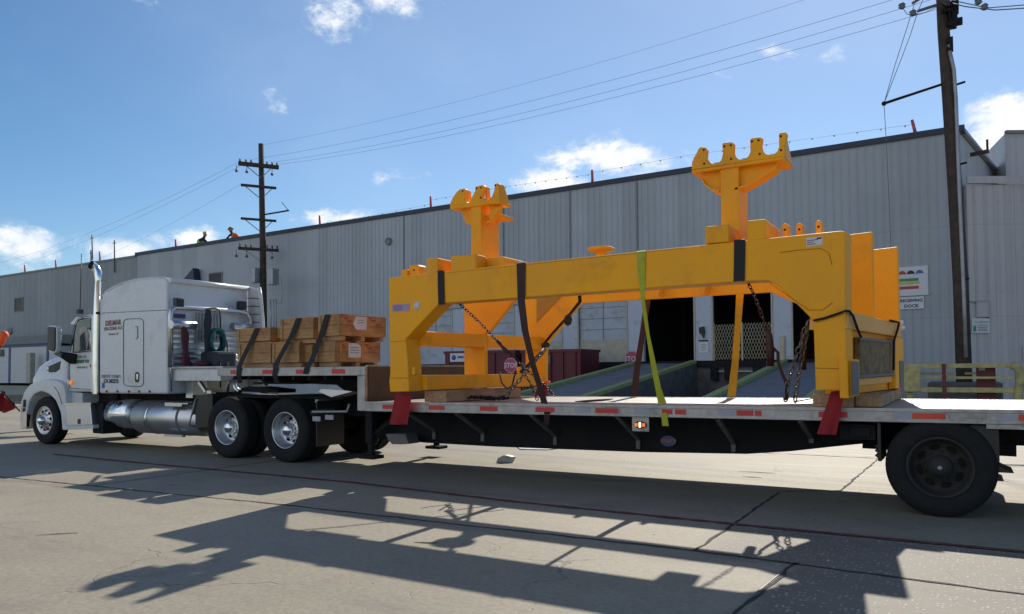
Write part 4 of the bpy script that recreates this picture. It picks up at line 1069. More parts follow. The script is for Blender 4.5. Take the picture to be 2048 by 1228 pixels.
def dual(par, x, yn, yf, Rr, kind):
    wheel(par, x, yn, Rr, kind)
    b = MB(); c = Vector((x, yn+.33, Rr)); b.lathe(c, (0, 1, 0), [(.0, .25), (.0, Rr*.88), (.04, Rr), (.22, Rr), (.26, Rr*.88), (.26, .2)], 40); b.build('inner_tyre', 'rubber', par)
    wheel(par, x, yf, Rr, kind, -1)
    b = MB(); c = Vector((x, yf-.33, Rr)); b.lathe(c, (0, -1, 0), [(.0, .25), (.0, Rr*.88), (.04, Rr), (.22, Rr), (.26, Rr*.88), (.26, .2)], 40); b.build('inner_tyre', 'rubber', par)
    MB().tube([(x, yn+.2, Rr), (x, yf-.2, Rr)], .075, 12).build('axle', 'black', par)
XW = at(1880, 937, Y=8.42).x
dual(tr, XW, 8.43, 10.97, .475, 'trailer'); dual(tr, 3.0, 8.43, 10.97, .475, 'trailer')
b = MB()
for y in (9.2, 10.16): b.obb((XW-.75, y, .62), (XW+.65, y, .60), .1, .12); b.lathe((XW+.45, y, .58), (0, 0, 1), [(0, .12), (.05, .14), (.18, .14), (.22, .11), (.22, 0)], 14)
b.build('suspension_arm', 'black', tr)
# mud flaps and fender brackets around the trailer wheel
b = MB(); x0 = at(1757, 880, Y=8.6).x; b.box(x0, x0+.03, 8.5, 9.1, .50, .88)
for k in range(3): b.ext([(x0, 8.5, .66-.05*k), (x0-.03, 8.5, .655-.05*k), (x0, 8.5, .63-.05*k)], (0, .5, 0))
b.build('front_flap', 'plastic', tr)
x1 = at(1998, 900, Y=8.6).x
b = MB(); b.box(x1-.25, x1, 8.5, 9.1, .55, .88)
for (z_, d_) in ((.48, .06), (.40, -.02)): b.ext([(x1-.12+d_, 8.5, z_+.06), (x1-.02+d_, 8.5, z_+.0), (x1+.05+d_, 8.5, z_-.03), (x1-.2+d_, 8.5, z_-.03)], (0, .5, 0))
b.build('rear_flap', 'plastic', tr)
b = MB(); a = at(1745, 838, Y=TS+.02); c = at(1783, 841, Y=TS+.02); e_ = at(1808, 830, Y=TS+.02); b.tube([a, c, e_], .015, 5); a = at(1930, 833, Y=TS+.02); c = at(1960, 845, Y=TS+.02); e_ = at(2060, 846, Y=TS+.02); b.tube([a, c, e_], .015, 5); b.build('wheel_arch_trim', 'alud', tr)
x0 = at(1935, 850, Y=TS+.03).x; MB().box(x0+.15, 4.8, TS+.01, TS+.04, .86, .90).build('rear_side_rail', 'alud', tr)
# marker lamp and round badge
p = at(1281, 846, Y=8.46); b = MB(); b.box(p.x-.105, p.x+.105, 8.455, 8.47, p.z-.10, p.z+.09); lp = b.build('lamp_plate', 'alud', tr, bevel=.008)
b = MB(); b.ext([Vector((p.x+math.cos(t)*.08+(.0), 8.44, p.z-.02+math.sin(t)*.042)) for t in [math.pi*i/8 for i in range(16)]], (0, .014, 0)); b.build('lamp_bezel', 'plastic', lp)
for dx in (-.045, .045): b = MB(); b.box(p.x+dx-.018, p.x+dx+.018, 8.43, 8.439, p.z-.04, p.z+.0); b.build('lamp_lens', 'amber', lp)
MB().box(p.x-.008, p.x+.010, 8.428, 8.439, p.z-.048, p.z+.008).build('lamp_lens', 'lamp', lp)
p = at(1337, 882, Y=9.12); bd = MB().ext([Vector((p.x+math.cos(t)*.10, 9.11, p.z+math.sin(t)*.066)) for t in [math.pi*i/12 for i in range(24)]], (0, .02, 0)).build('badge', 'badge', tr)
text('UTILITY', .055, p+Vector((0, -.012, 0)), (1, 0, 0), (0, 0, 1), 'badgeo', bd, bold=.002)

# ================================================================== TRACTOR
TY = 8.70
def T(u, v, y=TY): return at(u, v, Y=y)
tk = thing('semi_truck', 'white conventional semi truck with tall sleeper and chrome stack', 'truck', Vector((T(200, 800).x, 9.7, 0)))
def poly(pxs, y, dy, name, m, par=tk, bevel=0.0, yref=None, seg=2):
    P = [at(u, v, Y=yref or y) for u, v in pxs]
    P = [Vector((p.x, y, p.z)) for p in P]
    return MB().ext(P, (0, dy, 0)).build(name, m, par, bevel=bevel, seg=seg)
YF = 10.75
# frame
for y in (9.35, 10.1):
    MB().box(T(60, 800).x, -8.15, y, y+.08, .72, .98).build('frame_rail', 'black', tk)
b = MB()
for x in (-16.2, -14.5, -13, -11.6, -10.2, -8.7): b.box(x, x+.1, 9.43, 10.1, .75, .95)
b.build('frame_crossmembers', 'black', tk)
# engine bay mass / underbody
MB().box(T(95, 800).x, T(190, 800).x, 9.15, 10.3, .45, 1.15).build('engine_block', 'black', tk, bevel=.03)
MB().box(T(190, 800).x, T(330, 800).x, 9.2, 10.3, .45, 1.06).build('underbody', 'black', tk, bevel=.03)
# hood (crowned section lofted along its length)
prof = [(65.5, 764), (66.5, 742), (73, 729), (86, 718), (104, 710), (122, 703), (136, 695)]
b = MB(); rings = []
for i, (u, v) in enumerate(prof):
    k = [0, .5, .75, .9, 1, 1.03, 1.05][i]; hw = .68+.20*k; yc = 9.72; p = T(u, v, yc-hw)
    ring = []
    for (fy, fz) in ((-1, -1), (-1, -.28), (-.93, -.10), (-.75, -.02), (-.4, .012), (0, .02), (.4, .012), (.75, -.02), (.93, -.10), (1, -.28), (1, -1)):
        z = p.z+fz*.6 if fz > -1 else 1.06
        ring.append(Vector((p.x, yc+fy*hw, min(z, p.z+.02))))
    rings.append(ring)
n = 11
for ring in rings: b.v += ring
for i in range(len(rings)-1):
    for j in range(n-1): b.f.append([i*n+j, i*n+j+1, (i+1)*n+j+1, (i+1)*n+j]); b.sm.append(True)
b.f.append(list(range(n))); b.sm.append(False); b.f.append([(len(rings)-1)*n+j for j in range(n)]); b.sm.append(False)
hd = b.build('hood', 'white', tk)
b = MB(); gx = T(65.5, 760, 9.0).x-.02
b.box(gx-.03, gx-.002, 9.25, 10.2, 1.02, 1.66); gr_ = b.build('grille', 'chrome', hd, bevel=.02)
b = MB()
for k in range(7): b.box(gx-.045, gx-.031, 9.30+k*.13, 9.36+k*.13, 1.06, 1.62)
b.build('grille_slats', 'plastic', gr_)
vent = poly([(97, 733), (110, 727), (121, 722), (119, 738), (111, 744), (98, 745)], 8.825, .03, 'hood_vent', 'plastic', hd, yref=8.83, bevel=.006)
MB().lathe(at(96, 737, Y=8.83), (0, -1, 0), [(0, .05), (.015, .05), (.02, .03), (.02, 0)], 16).build('emblem', 'alu', hd)
# front fender with arch
ou = [(41, 858), (40, 835), (42, 806), (50, 781), (62, 768), (78, 761), (95, 758), (110, 760), (123, 766), (130, 778), (131, 795), (133, 858)]
inn = [(124, 858), (121, 826), (111, 801), (98, 788), (82, 782), (67, 788), (57, 805), (53, 830), (52, 858)]
def band(outer, inner, y, dy, name, m, par, bevel=0):
    """arch band: matched outer and inner polylines bridged face by face"""
    def rs(L, n):
        P = [Vector(p) for p in L]; d = [0]
        for i in range(1, len(P)): d.append(d[-1]+(P[i]-P[i-1]).length)
        out = []
        for k in range(n):
            t = d[-1]*k/(n-1); i = max(j for j in range(len(d)) if d[j] <= t+1e-6); i = min(i, len(P)-2); f = (t-d[i])/(d[i+1]-d[i]+1e-9); out.append(P[i]+(P[i+1]-P[i])*f)
        return out
    n = 28; O = rs(outer, n); I = rs(list(reversed(inner)), n)
    b = MB(); vs = []
    for P in (O, I):
        for dd in (0, dy):
            for p in P: q = at(p.x, p.y, Y=y); vs.append((q.x, y+dd, q.z))
    fs = []
    for i in range(n-1):
        fs += [(i, i+1, 2*n+i+1, 2*n+i), (n+i, 3*n+i, 3*n+i+1, n+i+1), (i, n+i, n+i+1, i+1), (2*n+i, 2*n+i+1, 3*n+i+1, 3*n+i)]
    fs += [(0, 2*n, 3*n, n), (n-1, 2*n-1, 4*n-1, 3*n-1)]
    b.add(vs, fs); return b.build(name, m, par, bevel=bevel)
fe = band(ou, inn, TY+.0, .42, 'front_fender', 'white', tk, bevel=.025)
band(ou, inn, YF-.35, .35, 'front_fender', 'white', tk)
MB().tube([T(108, 774, TY-.004), T(112, 778, TY-.004), T(117, 786, TY-.004), T(124, 808, TY-.004)], .007, 5).build('panel_seam', 'greyplate', fe)
p = T(49, 806, TY-.004); MB().box(p.x-.03, p.x+.05, TY-.02, TY-.001, p.z-.09, p.z+.07).build('headlamp', 'mirror', fe, bevel=.01)
# bumper
bx0 = T(38, 850).x; bx1 = T(53, 850).x
b = MB(); b.ext([(bx0, TY+.25, .34), (bx0, TY+.25, .74), (bx0+.05, TY+.04, .74), (bx0+.16, TY, .74), (bx1, TY, .72), (bx1, TY, .36), (bx0+.16, TY, .34)][:1]+[(bx0, TY+.25, .34)], (0, 0, 0)) if False else None
P = [(bx0, TY+.32), (bx0+.03, TY+.10), (bx0+.12, TY+.0), (bx1, TY-.01), (bx1, TY+.08), (bx0+.2, TY+.14), (bx0+.12, TY+.4), (bx0+.12, YF-.4), (bx0+.2, YF-.14), (bx1, YF-.08), (bx1, YF+.01), (bx0+.12, YF), (bx0+.03, YF-.1), (bx0, YF-.32)]
MB().ext([(x, y, .33) for x, y in P], (0, 0, .40)).build('bumper', 'chrome', tk, bevel=.012)
# cab
cabp = [(134, 784), (133, 735), (137, 704), (141, 690), (147, 660), (153, 640), (160, 632), (172, 629), (196, 628), (196, 784)]
cb = poly(cabp, TY+.08, 1.86, 'cab_body', 'white', tk, bevel=.05, yref=TY+.06, seg=3)
poly([(147, 703), (149, 672), (153, 652), (158, 642), (166, 639), (181, 638), (180, 700)], TY+.070, .012, 'side_window', 'glass', cb, yref=TY+.06)
b = MB(); P = [at(u, v, Y=TY+.066) for u, v in [(146, 705), (148, 671), (152, 650), (157, 640), (166, 637), (182, 636), (182, 702)]]; b.tube(P, .012, 6, closed=True); b.build('window_seal', 'plastic', cb)
b = MB(); P = [at(u, v, Y=TY+.072) for u, v in [(139, 776), (138, 735), (144, 668), (151, 645), (157, 636), (168, 633), (184, 632), (184, 779)]]; b.tube(P, .007, 5, closed=True); dr = b.build('door_seam', 'greyplate', cb)
# windscreen (front of the cab, seen edge-on)
ws = [at(139, 702, Y=TY), at(151, 640, Y=TY)]
b = MB(); b.ext([(ws[0].x-.02, TY+.2, ws[0].z), (ws[1].x-.02, TY+.25, ws[1].z), (ws[1].x-.02, 10.4, ws[1].z), (ws[0].x-.02, 10.45, ws[0].z)], (.015, 0, 0)); b.build('windscreen', 'glass', cb)
b = MB(); p = at(150, 640, Y=TY+.2); b.ext([(p.x+.05, TY+.2, p.z+.06), (p.x-.16, TY+.2, p.z-.06), (p.x-.14, TY+.2, p.z-.08), (p.x+.06, TY+.2, p.z+.02)], (0, 1.6, 0)); b.build('sun_visor', 'white', cb)
b = MB(); b.tube([at(173, 662, Y=TY), at(178, 658, Y=TY), at(181, 663, Y=TY), at(181, 700, Y=TY), at(176, 704, Y=TY)], .012, 6); b.build('grab_handle', 'chrome', cb)
MB().box(at(175, 722, Y=TY).x, at(181, 722, Y=TY).x, TY+.045, TY+.079, at(175, 734, Y=TY).z, at(175, 729, Y=TY).z).build('door_handle', 'plastic', cb, bevel=.006)
p = at(141, 765, Y=TY+.05); MB().sphere(p, .045, 10, (1, .5, 1)).build('side_marker', 'amber', cb)
text('LICENSED TO', .075, at(159, 714, Y=TY+.070), (1, 0, 0), (0, 0, 1), 'inkr', cb); text('FREIGHT CO', .085, at(163, 723, Y=TY+.070), (1, 0, 0), (0, 0, 1), 'inkg', cb, bold=.004); text('HOUSTON TX', .055, at(164, 735, Y=TY+.070), (1, 0, 0), (0, 0, 1), 'ink', cb)
# cowl side under the window and lower sill
poly([(125, 783), (125, 762), (134, 758), (186, 783)], TY+.10, 1.8, 'cowl', 'white', tk, bevel=.02)
# mirror on its arm
mi = poly([(94, 655), (97, 651), (112, 652), (114, 660), (113, 700), (110, 706), (97, 703), (94, 697)], 8.40, .10, 'mirror', 'white', tk, bevel=.02)
poly([(97.5, 656), (100, 653.5), (111, 654.5), (112, 660), (111.5, 698), (109, 703), (99, 700), (97.5, 696)], 8.375, .024, 'mirror_glass', 'mirror', mi, yref=8.4)
b = MB(); P = [at(u, v, Y=8.5) for u, v in [(110, 699), (124, 704), (149, 708), (147, 728), (139, 728), (122, 716), (108, 709)]]; b.ext([P[0], P[1], at(149, 708, Y=8.72), at(147, 728, Y=8.72), at(139, 728, Y=8.68), P[5], P[6]], (0, .06, 0)); b.build('mirror_arm', 'plastic', mi, bevel=.006)
# antenna
b = MB(); b.tube([at(163, 507, Y=TY+.2), at(160, 620, Y=TY+.2)], .009, 5); p = at(160, 622, Y=TY+.2); b.box(p.x-.04, p.x+.04, TY+.15, TY+.25, p.z-.06, p.z+.03); b.build('antenna', 'plastic', tk)
# sleeper
slp = [(198, 787), (198, 606), (205, 592), (213, 583), (226, 575), (245, 566), (270, 559.5), (300, 556), (330, 554.5), (334, 562), (334.5, 786), (332, 788)]
YS2 = 10.52
sb_ = poly(slp, TY, YS2-TY, 'sleeper', 'white', tk, bevel=.045, seg=3)
SX = T(334, 700).x
# bright roof edge tube, rear roof edge
MB().tube([T(u, v, TY+.03) for u, v in slp[2:9]], .02, 6).build('roof_edge', 'white', sb_)
b = MB(); b.tube([Vector((SX+.005, TY+.03, T(332, 560).z)), Vector((SX+.005, YS2-.02, T(332, 560).z))], .05, 10); b.build('rear_roof_edge', 'white', sb_)
b = MB(); b.tube([T(205, 626, TY-.003), T(333, 620, TY-.003)], .005, 4); b.build('panel_seam', 'greyplate', sb_)
b = MB(); P = []
for (cu, cv, a0) in ((255, 646, math.pi), (279, 645, -math.pi/2), (279, 765, 0), (255, 764, math.pi/2)):
    for k in range(5): t = a0+k*math.pi/8; P.append(T(cu+math.cos(t)*8, cv+math.sin(t)*8, TY-.004))
b.tube(P, .007, 5, closed=True); dd = b.build('luggage_door_seam', 'greyplate', sb_)
poly([(270, 747), (272, 744), (276, 744), (278.5, 748), (278, 762), (275, 765), (271, 764), (269.5, 760)], TY-.006, .004, 'latch_recess', 'plastic', dd)
poly([(273, 748), (276, 748), (276, 759), (273, 759)], TY-.014, .007, 'latch', 'chrome', dd)
b = MB(); b.tube([T(271, 653, TY-.006), T(275, 653, TY-.006), T(275.5, 675, TY-.006), T(272, 678, TY-.006)], .008, 5); b.build('grip_recess', 'greyplate', dd)
for u in (213, 234.5, 257.5, 278, 299): MB().sphere(T(u, 782+u*.003, TY-.005), .032, 10, (1.1, .5, .75)).build('marker_light', 'red' if u < 270 else 'inkr', sb_)
text('DELMAR', .135, T(226, 646, TY-.004), (1, 0, .02), (0, 0, 1), 'inkr', sb_, bold=.006, wide=.95); text('TRUCKING LLC', .085, T(226, 657, TY-.004), (1, 0, .02), (0, 0, 1), 'inkr', sb_, bold=.002); text('Houston TX', .06, T(227, 668, TY-.004), (1, 0, .01), (0, 0, 1), 'inkr', sb_)
text('USDOT 2135071', .085, T(222, 753, TY-.004), (1, 0, -.01), (0, 0, 1), 'ink', sb_); text('CA 362272', .10, T(222, 762.5, TY-.004), (1, 0, -.01), (0, 0, 1), 'ink', sb_, bold=.004)
p = T(207, 771, TY-.004); MB().box(p.x-.05, p.x+.03, TY-.006, TY-.002, p.z-.05, p.z+.05).build('sticker', 'signb', sb_)
# dark gap between cab and sleeper
MB().box(T(194, 700).x, T(199, 700).x, TY+.05, YS2-.1, 1.08, T(196, 612).z).build('gap_boot', 'black', tk)
# far side extender
ex0 = at(487, 574, Y=YS2); ex1 = at(520, 576, Y=YS2)
ez = SX
b = MB(); b.ext([(SX+.005, YS2-.03, 1.1), (at(529, 700, Y=YS2).x, YS2-.03, 1.1), (at(527, 640, Y=YS2).x, YS2-.03, at(527, 640, Y=YS2).z), (at(518, 580, Y=YS2).x, YS2-.03, at(518, 578, Y=YS2).z), (SX+.005, YS2-.03, at(490, 574, Y=YS2).z)], (0, .03, 0)); ee = b.build('side_extender', 'whited', tk)
b = MB(); b.tube([at(519, 575, Y=YS2-.04), at(522, 596, Y=YS2-.04), at(526, 640, Y=YS2-.04), at(529, 715, Y=YS2-.04)], .03, 8); b.build('extender_edge', 'white', ee)
b = MB()
for v in (596, 612, 628, 644): b.tube([at(490, v, Y=YS2-.04), at(519, v+1, Y=YS2-.04)], .008, 4)
b.build('extender_ribs', 'greyplate', ee)
# rear wall equipment
BX = SX+.18
def Bk(u, v, x=None): return at(u, v, X=(BX if x is None else x))
b = MB(); b.tube([Bk(341, 735), Bk(341, 632), Bk(343, 620), Bk(350, 614.5), Bk(410, 618), Bk(478, 622.5), Bk(492, 626), Bk(499, 635), Bk(501, 652), Bk(502, 735)], .045, 12); rk = b.build('headache_rack', 'alu', tk)
for u, v in ((357, 606), (483, 612)):
    p = Bk(u, v); MB().box(p.x-.06, p.x+.06, p.y-.08, p.y+.08, p.z-.07, p.z+.09).build('work_light', 'plastic', rk, bevel=.02)
b = MB(); b.tube([Bk(342, 649, BX+.12), Bk(390, 651, BX+.12)], .075, 12); b.build('chain_tube', 'alu', rk)
b = MB(); b.tube([Bk(464, 653, BX+.12), Bk(502, 655, BX+.12)], .075, 12); b.build('chain_tube', 'alu', rk)
b = MB(); p = Bk(359, 632, SX+.01); e_ = Bk(371, 637, SX+.01); a_ = Bk(348, 627, SX+.01); b.box(SX+.002, SX+.012, a_.y, e_.y, e_.z, a_.z); b.build('blue_label', 'badge', rk)
b = MB(); a_ = Bk(340, 660, SX+.01); e_ = Bk(505, 735, SX+.01)
z = 1.5
for k in range(7): b.box(SX+.004, SX+.03, TY+.05, YS2-.1, 1.56+k*.10, 1.62+k*.10)
b.build('tread_panels', 'alu', rk, bevel=.008)
b = MB()
for k in range(9): p = Bk(393+k*6, 626, SX+.05); q = Bk(393+k*6, 684, SX+.05); b.obb(p, q, .02, .03, Vector((1, 0, 0)))
b.obb(Bk(391, 684, SX+.05), Bk(443, 684, SX+.05), .03, .03); b.build('rack_slats', 'galv', rk)
# hanging gear: things of their own
def cloth(pxs, x, th, name, m, label, cat):
    P = [at(u, v, X=x) for u, v in pxs]; return tag(MB().ext(P, (th, 0, 0)).build(name, m, bevel=.01), label, cat)
cloth([(361, 654), (369, 654), (374, 672), (372, 700), (376, 722), (388, 731), (360, 731), (365, 705), (362, 680)], BX+.14, .07, 'hanging_straps', 'cloth', 'dark maroon straps hanging from the rack behind the sleeper', 'straps')
cloth([(411, 620), (416, 618), (419, 640), (416, 660), (419, 690), (422, 716), (410, 722), (408, 690), (409, 665), (406, 650)], BX+.16, .08, 'hanging_jacket', 'darkcloth', 'black bundle hanging from the middle of the rack', 'bundle')
b = MB()
c = Bk(432, 676, BX+.2)
for k in range(16):
    t = k*.9; b.tube([c+Vector((.01*k-.06, math.cos(a)*.15, -.05+math.sin(a)*(.20+.01*(k % 4)))) for a in [2*math.pi*i/14+t for i in range(14)]], .013, 6, closed=True)
tag(b.build('coiled_hose', 'hose'), 'teal air hose coiled on the rack behind the sleeper', 'hose')
b = MB(); b.tube([Bk(411, 621, BX+.08), Bk(415, 617, BX+.08), Bk(430, 616, BX+.08), Bk(440, 620, BX+.08), Bk(441, 660, BX+.1), Bk(443, 700, BX+.3), at(440, 730, X=BX+.6), at(441, 775, X=BX+.7)], .014, 6)
tag(b.build('air_line', 'plastic'), 'black air line looped over the rack tube and dropping to the frame', 'hose')
b = MB(); b.tube([Bk(445, 672, BX+.2), Bk(452, 680, BX+.3), Bk(456, 700, BX+.4), at(456, 736, X=BX+.6)], .02, 6); tag(b.build('grey_air_line', 'greyplate'), 'grey air line curving down beside the black bag', 'hose')
b = MB(); a_ = Bk(410, 702, BX+.3); b.box(BX+.12, BX+.55, Bk(412, 730, BX+.3).y, Bk(456, 730, BX+.3).y, 1.53, Bk(430, 703, BX+.3).z); tag(b.build('black_bag', 'darkcloth', bevel=.05), 'black bag on the shelf behind the sleeper', 'bag')
b = MB(); b.tube([Bk(458, 708, BX+.4), Bk(478, 722, BX+.4)], .03, 8); b.tube([Bk(466, 706, BX+.4), Bk(480, 716, BX+.4)], .025, 8); tag(b.build('load_binder', 'chrome'), 'shiny load binder lying left of the lowest crate', 'load binder')
b = MB(); p = Bk(403, 727, BX+.35); b.sphere(p, .12, 10, (1.1, 1.3, .45)); tag(b.build('rolled_strap', 'cloth'), 'rolled maroon strap lying on the white shelf', 'strap')
# shelf box behind the sleeper
b = MB(); x0 = at(345, 745, Y=TY+.1).x; x1 = at(441, 745, Y=TY+.1).x; b.box(x0, x1, TY+.1, 10.3, at(400, 762, Y=TY+.1).z, at(400, 737, Y=TY+.1).z); db = b.build('deck_box', 'white', tk, bevel=.012)
b = MB(); b.box(x0-.03, x1+.12, TY+.05, 10.35, at(400, 737, Y=TY+.1).z+.002, at(400, 733, Y=TY+.1).z); b.build('shelf', 'whited', db)
b = MB(); b.tube([at(341, 672, Y=TY+.05), at(342, 783, Y=TY+.05)], .018, 8); b.sphere(at(341, 672, Y=TY+.05), .04, 8); b.build('grab_bar', 'chrome', tk)
b = MB(); b.obb(at(399, 764, Y=9.0), at(413, 784, Y=9.0), .06, .05); b.box(at(418, 780, Y=9).x, at(427, 780, Y=9).x, 8.95, 9.05, at(418, 787, Y=9).z, at(418, 781, Y=9).z); b.box(at(372, 780, Y=9).x, at(386, 780, Y=9).x, 9, 9.3, .98, 1.28); b.build('rear_frame_bracket', 'alu', tk)
b = MB(); b.box(SX+.3, -8.3, 9.0, 10.4, 1.0, 1.03); b.build('frame_deck_plate', 'black', tk)
# fifth wheel
b = MB(); b.ext([at(u, v, Y=9.1) for u, v in ((472, 783), (480, 777), (500, 772), (515, 774), (556, 779), (556, 786))], (0, .4, 0)); fw = b.build('fifth_wheel', 'black', tk)
b = MB(); b.tube([at(484, 787, Y=9.0), at(556, 789, Y=9.0)], .02, 6); b.tube([at(466, 758, Y=9.0), at(472, 778, Y=9.0), at(480, 784, Y=9.0)], .045, 8); b.tube([at(455, 785, Y=9.05), at(458, 765, Y=9.05), at(463, 757, Y=9.05), at(474, 757, Y=9.05)], .02, 6); b.build('release_arm', 'alu', fw)
# exhaust stack
ys_ = TY-.02
b = MB(); b.tube([at(192, 788, Y=ys_), at(192, 700, Y=ys_), at(193.5, 625, Y=ys_), at(195, 590, Y=ys_), at(197, 565, Y=ys_), at(197.5, 555, Y=ys_), at(196, 545, Y=ys_), at(192, 537, Y=ys_-.02), at(186, 531, Y=ys_-.06), at(182, 529, Y=ys_-.10)], .06, 14, rr=[.062, .062, .06, .06, .06, .07, .075, .078, .08, .082], caps=False); ek = b.build('exhaust_stack', 'chrome', tk)
b = MB(); b.lathe(at(184, 531, Y=ys_-.085), at(182, 529, Y=ys_-.10)-at(186, 531, Y=ys_-.06), [(0, .076), (0, 0)], 14); b.build('stack_bore', 'dark', ek)
b = MB(); b.obb(at(187.5, 785, Y=ys_-.03), at(188, 630, Y=ys_-.03), .05, .10, Vector((1, 0, 0))); b.build('heat_shield', 'alu', ek, bevel=.01)
b = MB(); b.tube([at(188, 627, Y=ys_-.02), at(196, 626, Y=ys_-.02)], .03, 6); b.build('stack_clamp', 'plastic', ek)
# battery / step box and side fairing
sb = poly([(131, 808), (180, 808), (184, 850), (133, 852)], TY-.01, .45, 'step_box', 'alu', tk, bevel=.012)
poly([(129, 806), (182, 805), (182, 809), (129, 810)], TY-.03, .5, 'step_lid', 'chrome', sb)
poly([(155, 838), (160, 838), (160, 848), (155, 848)], TY-.018, .007, 'latch', 'plastic', sb)
poly([(124, 852), (186, 850), (186, 857), (125, 860)], TY-.015, .4, 'side_fairing', 'white', tk, bevel=.008)
poly([(180, 806), (206, 806), (206, 868), (186, 866)], TY+.1, .4, 'fairing_panel', 'black', tk)
poly([(131, 783), (165, 786), (165, 806), (131, 806)], TY+.12, .4, 'lower_sill', 'whited', tk)
# small chrome tank and main tank
zc = .66; x0, x1 = T(204, 830).x, T(247, 830).x
b = MB(); b.lathe((x0, TY+.30, zc), (1, 0, 0), [(0, 0), (0, .26), (.02, .28), (x1-x0-.02, .28), (x1-x0, .26), (x1-x0, 0)], 28); dt = b.build('small_tank', 'chrome', tk)
MB().lathe((x0+.4, TY+.12, zc+.17), (0, -.6, .8), [(0, .05), (.05, .05), (.05, 0)], 12).build('filler_cap', 'plastic', dt)
x0, x1 = T(258, 840).x, T(390, 840).x; zc = .615
b = MB(); b.lathe((x0, TY+.31, zc), (1, 0, 0), [(0, 0), (-.02, .15), (0, .27), (.02, .305), (x1-x0-.02, .305), (x1-x0, .27), (x1-x0, 0)], 36); ft = b.build('fuel_tank', 'alu', tk)
for u in (289, 352): b = MB(); x = T(u, 840).x; b.lathe((x, TY+.31, zc), (1, 0, 0), [(-.03, .306), (-.03, .312), (.03, .312), (.03, .306)], 36); b.build('tank_strap', 'chrome' if u < 300 else 'greyplate', ft)
b = MB(); x0, x1 = T(333, 815).x, T(367, 815).x; b.box(x0, x1+.15, TY-.03, TY+.3, .885, .905); b.box(x0, x1, TY-.035, TY-.028, .845, .905); b.box(x0-.04, x1, TY-.02, TY+.05, .31, .345); b.build('tank_step', 'alu', ft)
poly([(391, 796), (393, 790), (425, 788), (425, 852), (395, 856), (378, 852)], TY+.02, .45, 'wheel_flap', 'plastic', tk)
b = MB(); b.tube([T(391, 797, TY), T(378, 851, TY)], .012, 5); b.build('flap_edge', 'galv', tk)
# far tank & far fairing (seen beneath)
b = MB(); b.lathe((T(262, 840).x, 10.45, .6), (1, 0, 0), [(0, 0), (0, .28), (1.5, .28), (1.5, 0)], 24); b.build('fuel_tank', 'alu', tk)
# wheels
XA = at(88, 841, Y=TY).x; XB = at(452, 854, Y=TY).x; XC = at(569, 858, Y=TY).x
wheel(tk, XA, TY-.0, .485, 'steer'); wheel(tk, XA, YF, .485, 'steer', -1); MB().tube([(XA, TY+.2, .46), (XA, YF-.2, .46)], .06, 8).build('axle', 'black', tk)
dual(tk, XB, TY, YF+.1, .51, 'drive'); dual(tk, XC, TY, YF+.1, .51, 'drive')
b = MB()
for y in (9.25, 10.3): b.obb((XB-.5, y, .62), (XC+.5, y, .62), .1, .12)
b.build('suspension', 'black', tk)
b = MB(); x_ = XC+.66; b.box(x_, x_+.02, TY+.02, TY+.62, .28, .98); b.build('rear_mud_flap', 'plastic', tk)
b = MB(); b.box(x_-.1, x_-.04, TY+.1, 10.7, .95, 1.0); b.build('flap_hanger', 'galv', tk)

# oversize flag on the bumper
fl = thing('bumper_flag', 'red flag on a black rod angling out from the truck bumper', 'flag', at(40, 822, Y=TY))
MB().tube([at(40, 823, Y=TY-.02), at(2, 781, Y=TY-.35)], .014, 6).build('rod', 'plastic', fl)
a_, c_ = at(30, 812, Y=TY-.11), at(2, 781, Y=TY-.35); P = []
b = MB(); n = 8; vs = []
for i in range(n+1):
    t = i/n; p = a_+(c_-a_)*t
    for j in range(5): s_ = j/4; vs.append(p+Vector((-.30*s_*(1-t*.2)-.03*math.sin(i*1.3), .06*math.sin(i*1.1+j), -.42*s_*(.35+.65*t))))
b.add(vs, [(i*5+j, i*5+j+1, i*5+5+j+1, i*5+5+j) for i in range(n) for j in range(4)], True); b.build('flag_cloth', 'flag', fl)
b = MB(); p = at(7, 676, Y=9.5); b.tube([p+Vector((-.12, 0, -.16)), p+Vector((-.02, 0, .02)), p+Vector((.02, 0, .06))], .06, 10, rr=[.07, .075, .085]); b.sphere(p+Vector((.02, 0, .07)), .10, 12); fo = thing('orange_marker', 'bright orange marker on a leaning pole cut by the left edge', 'marker', p+Vector((-.9, 0, -2.0)))
b.build('marker_head', 'orange', fo); MB().tube([p+Vector((-.9, 0, -p.z)), p+Vector((-.12, 0, -.16))], .02, 6).build('pole', 'plastic', fo)
# ================================================================== YELLOW FRAME
FY = 8.10
shx = lambda v: Vector((v.x+.12*(v.y-FY), v.y, v.z))
ld = thing('lifting_frame', 'big yellow welded steel frame with two cradle towers on the lower deck', 'steel frame', Vector((-4, 9.7, 1.16)))
def L(u, v, y=FY): p = at(u, v, Y=FY); return Vector((p.x, y, p.z))
front = [(777, 556), (786, 555), (851, 546.5), (1681, 461.5), (1690, 463), (1691, 620), (1693, 781), (1631, 781), (1626.5, 641), (1560, 575), (1548, 567), (1535, 561), (1499, 562),
         (1163, 586), (1032, 596), (878, 607), (811, 678), (815, 720), (818, 783), (780, 784), (778, 764), (780, 745)]
def slab(px, y, dy, name, m='yellow', par=ld, bevel=.012, dz=0.0, shear=shx, zadd=None):
    P = [L(u, v, y) for u, v in px]
    if zadd: P = [Vector((p.x, p.y, p.z+zadd(p))) for p in P]
    return MB().ext(P, (0, dy, 0)).build(name, m, par, bevel=bevel, shear=shear)
sf = slab(front, FY, .26, 'side_frame')
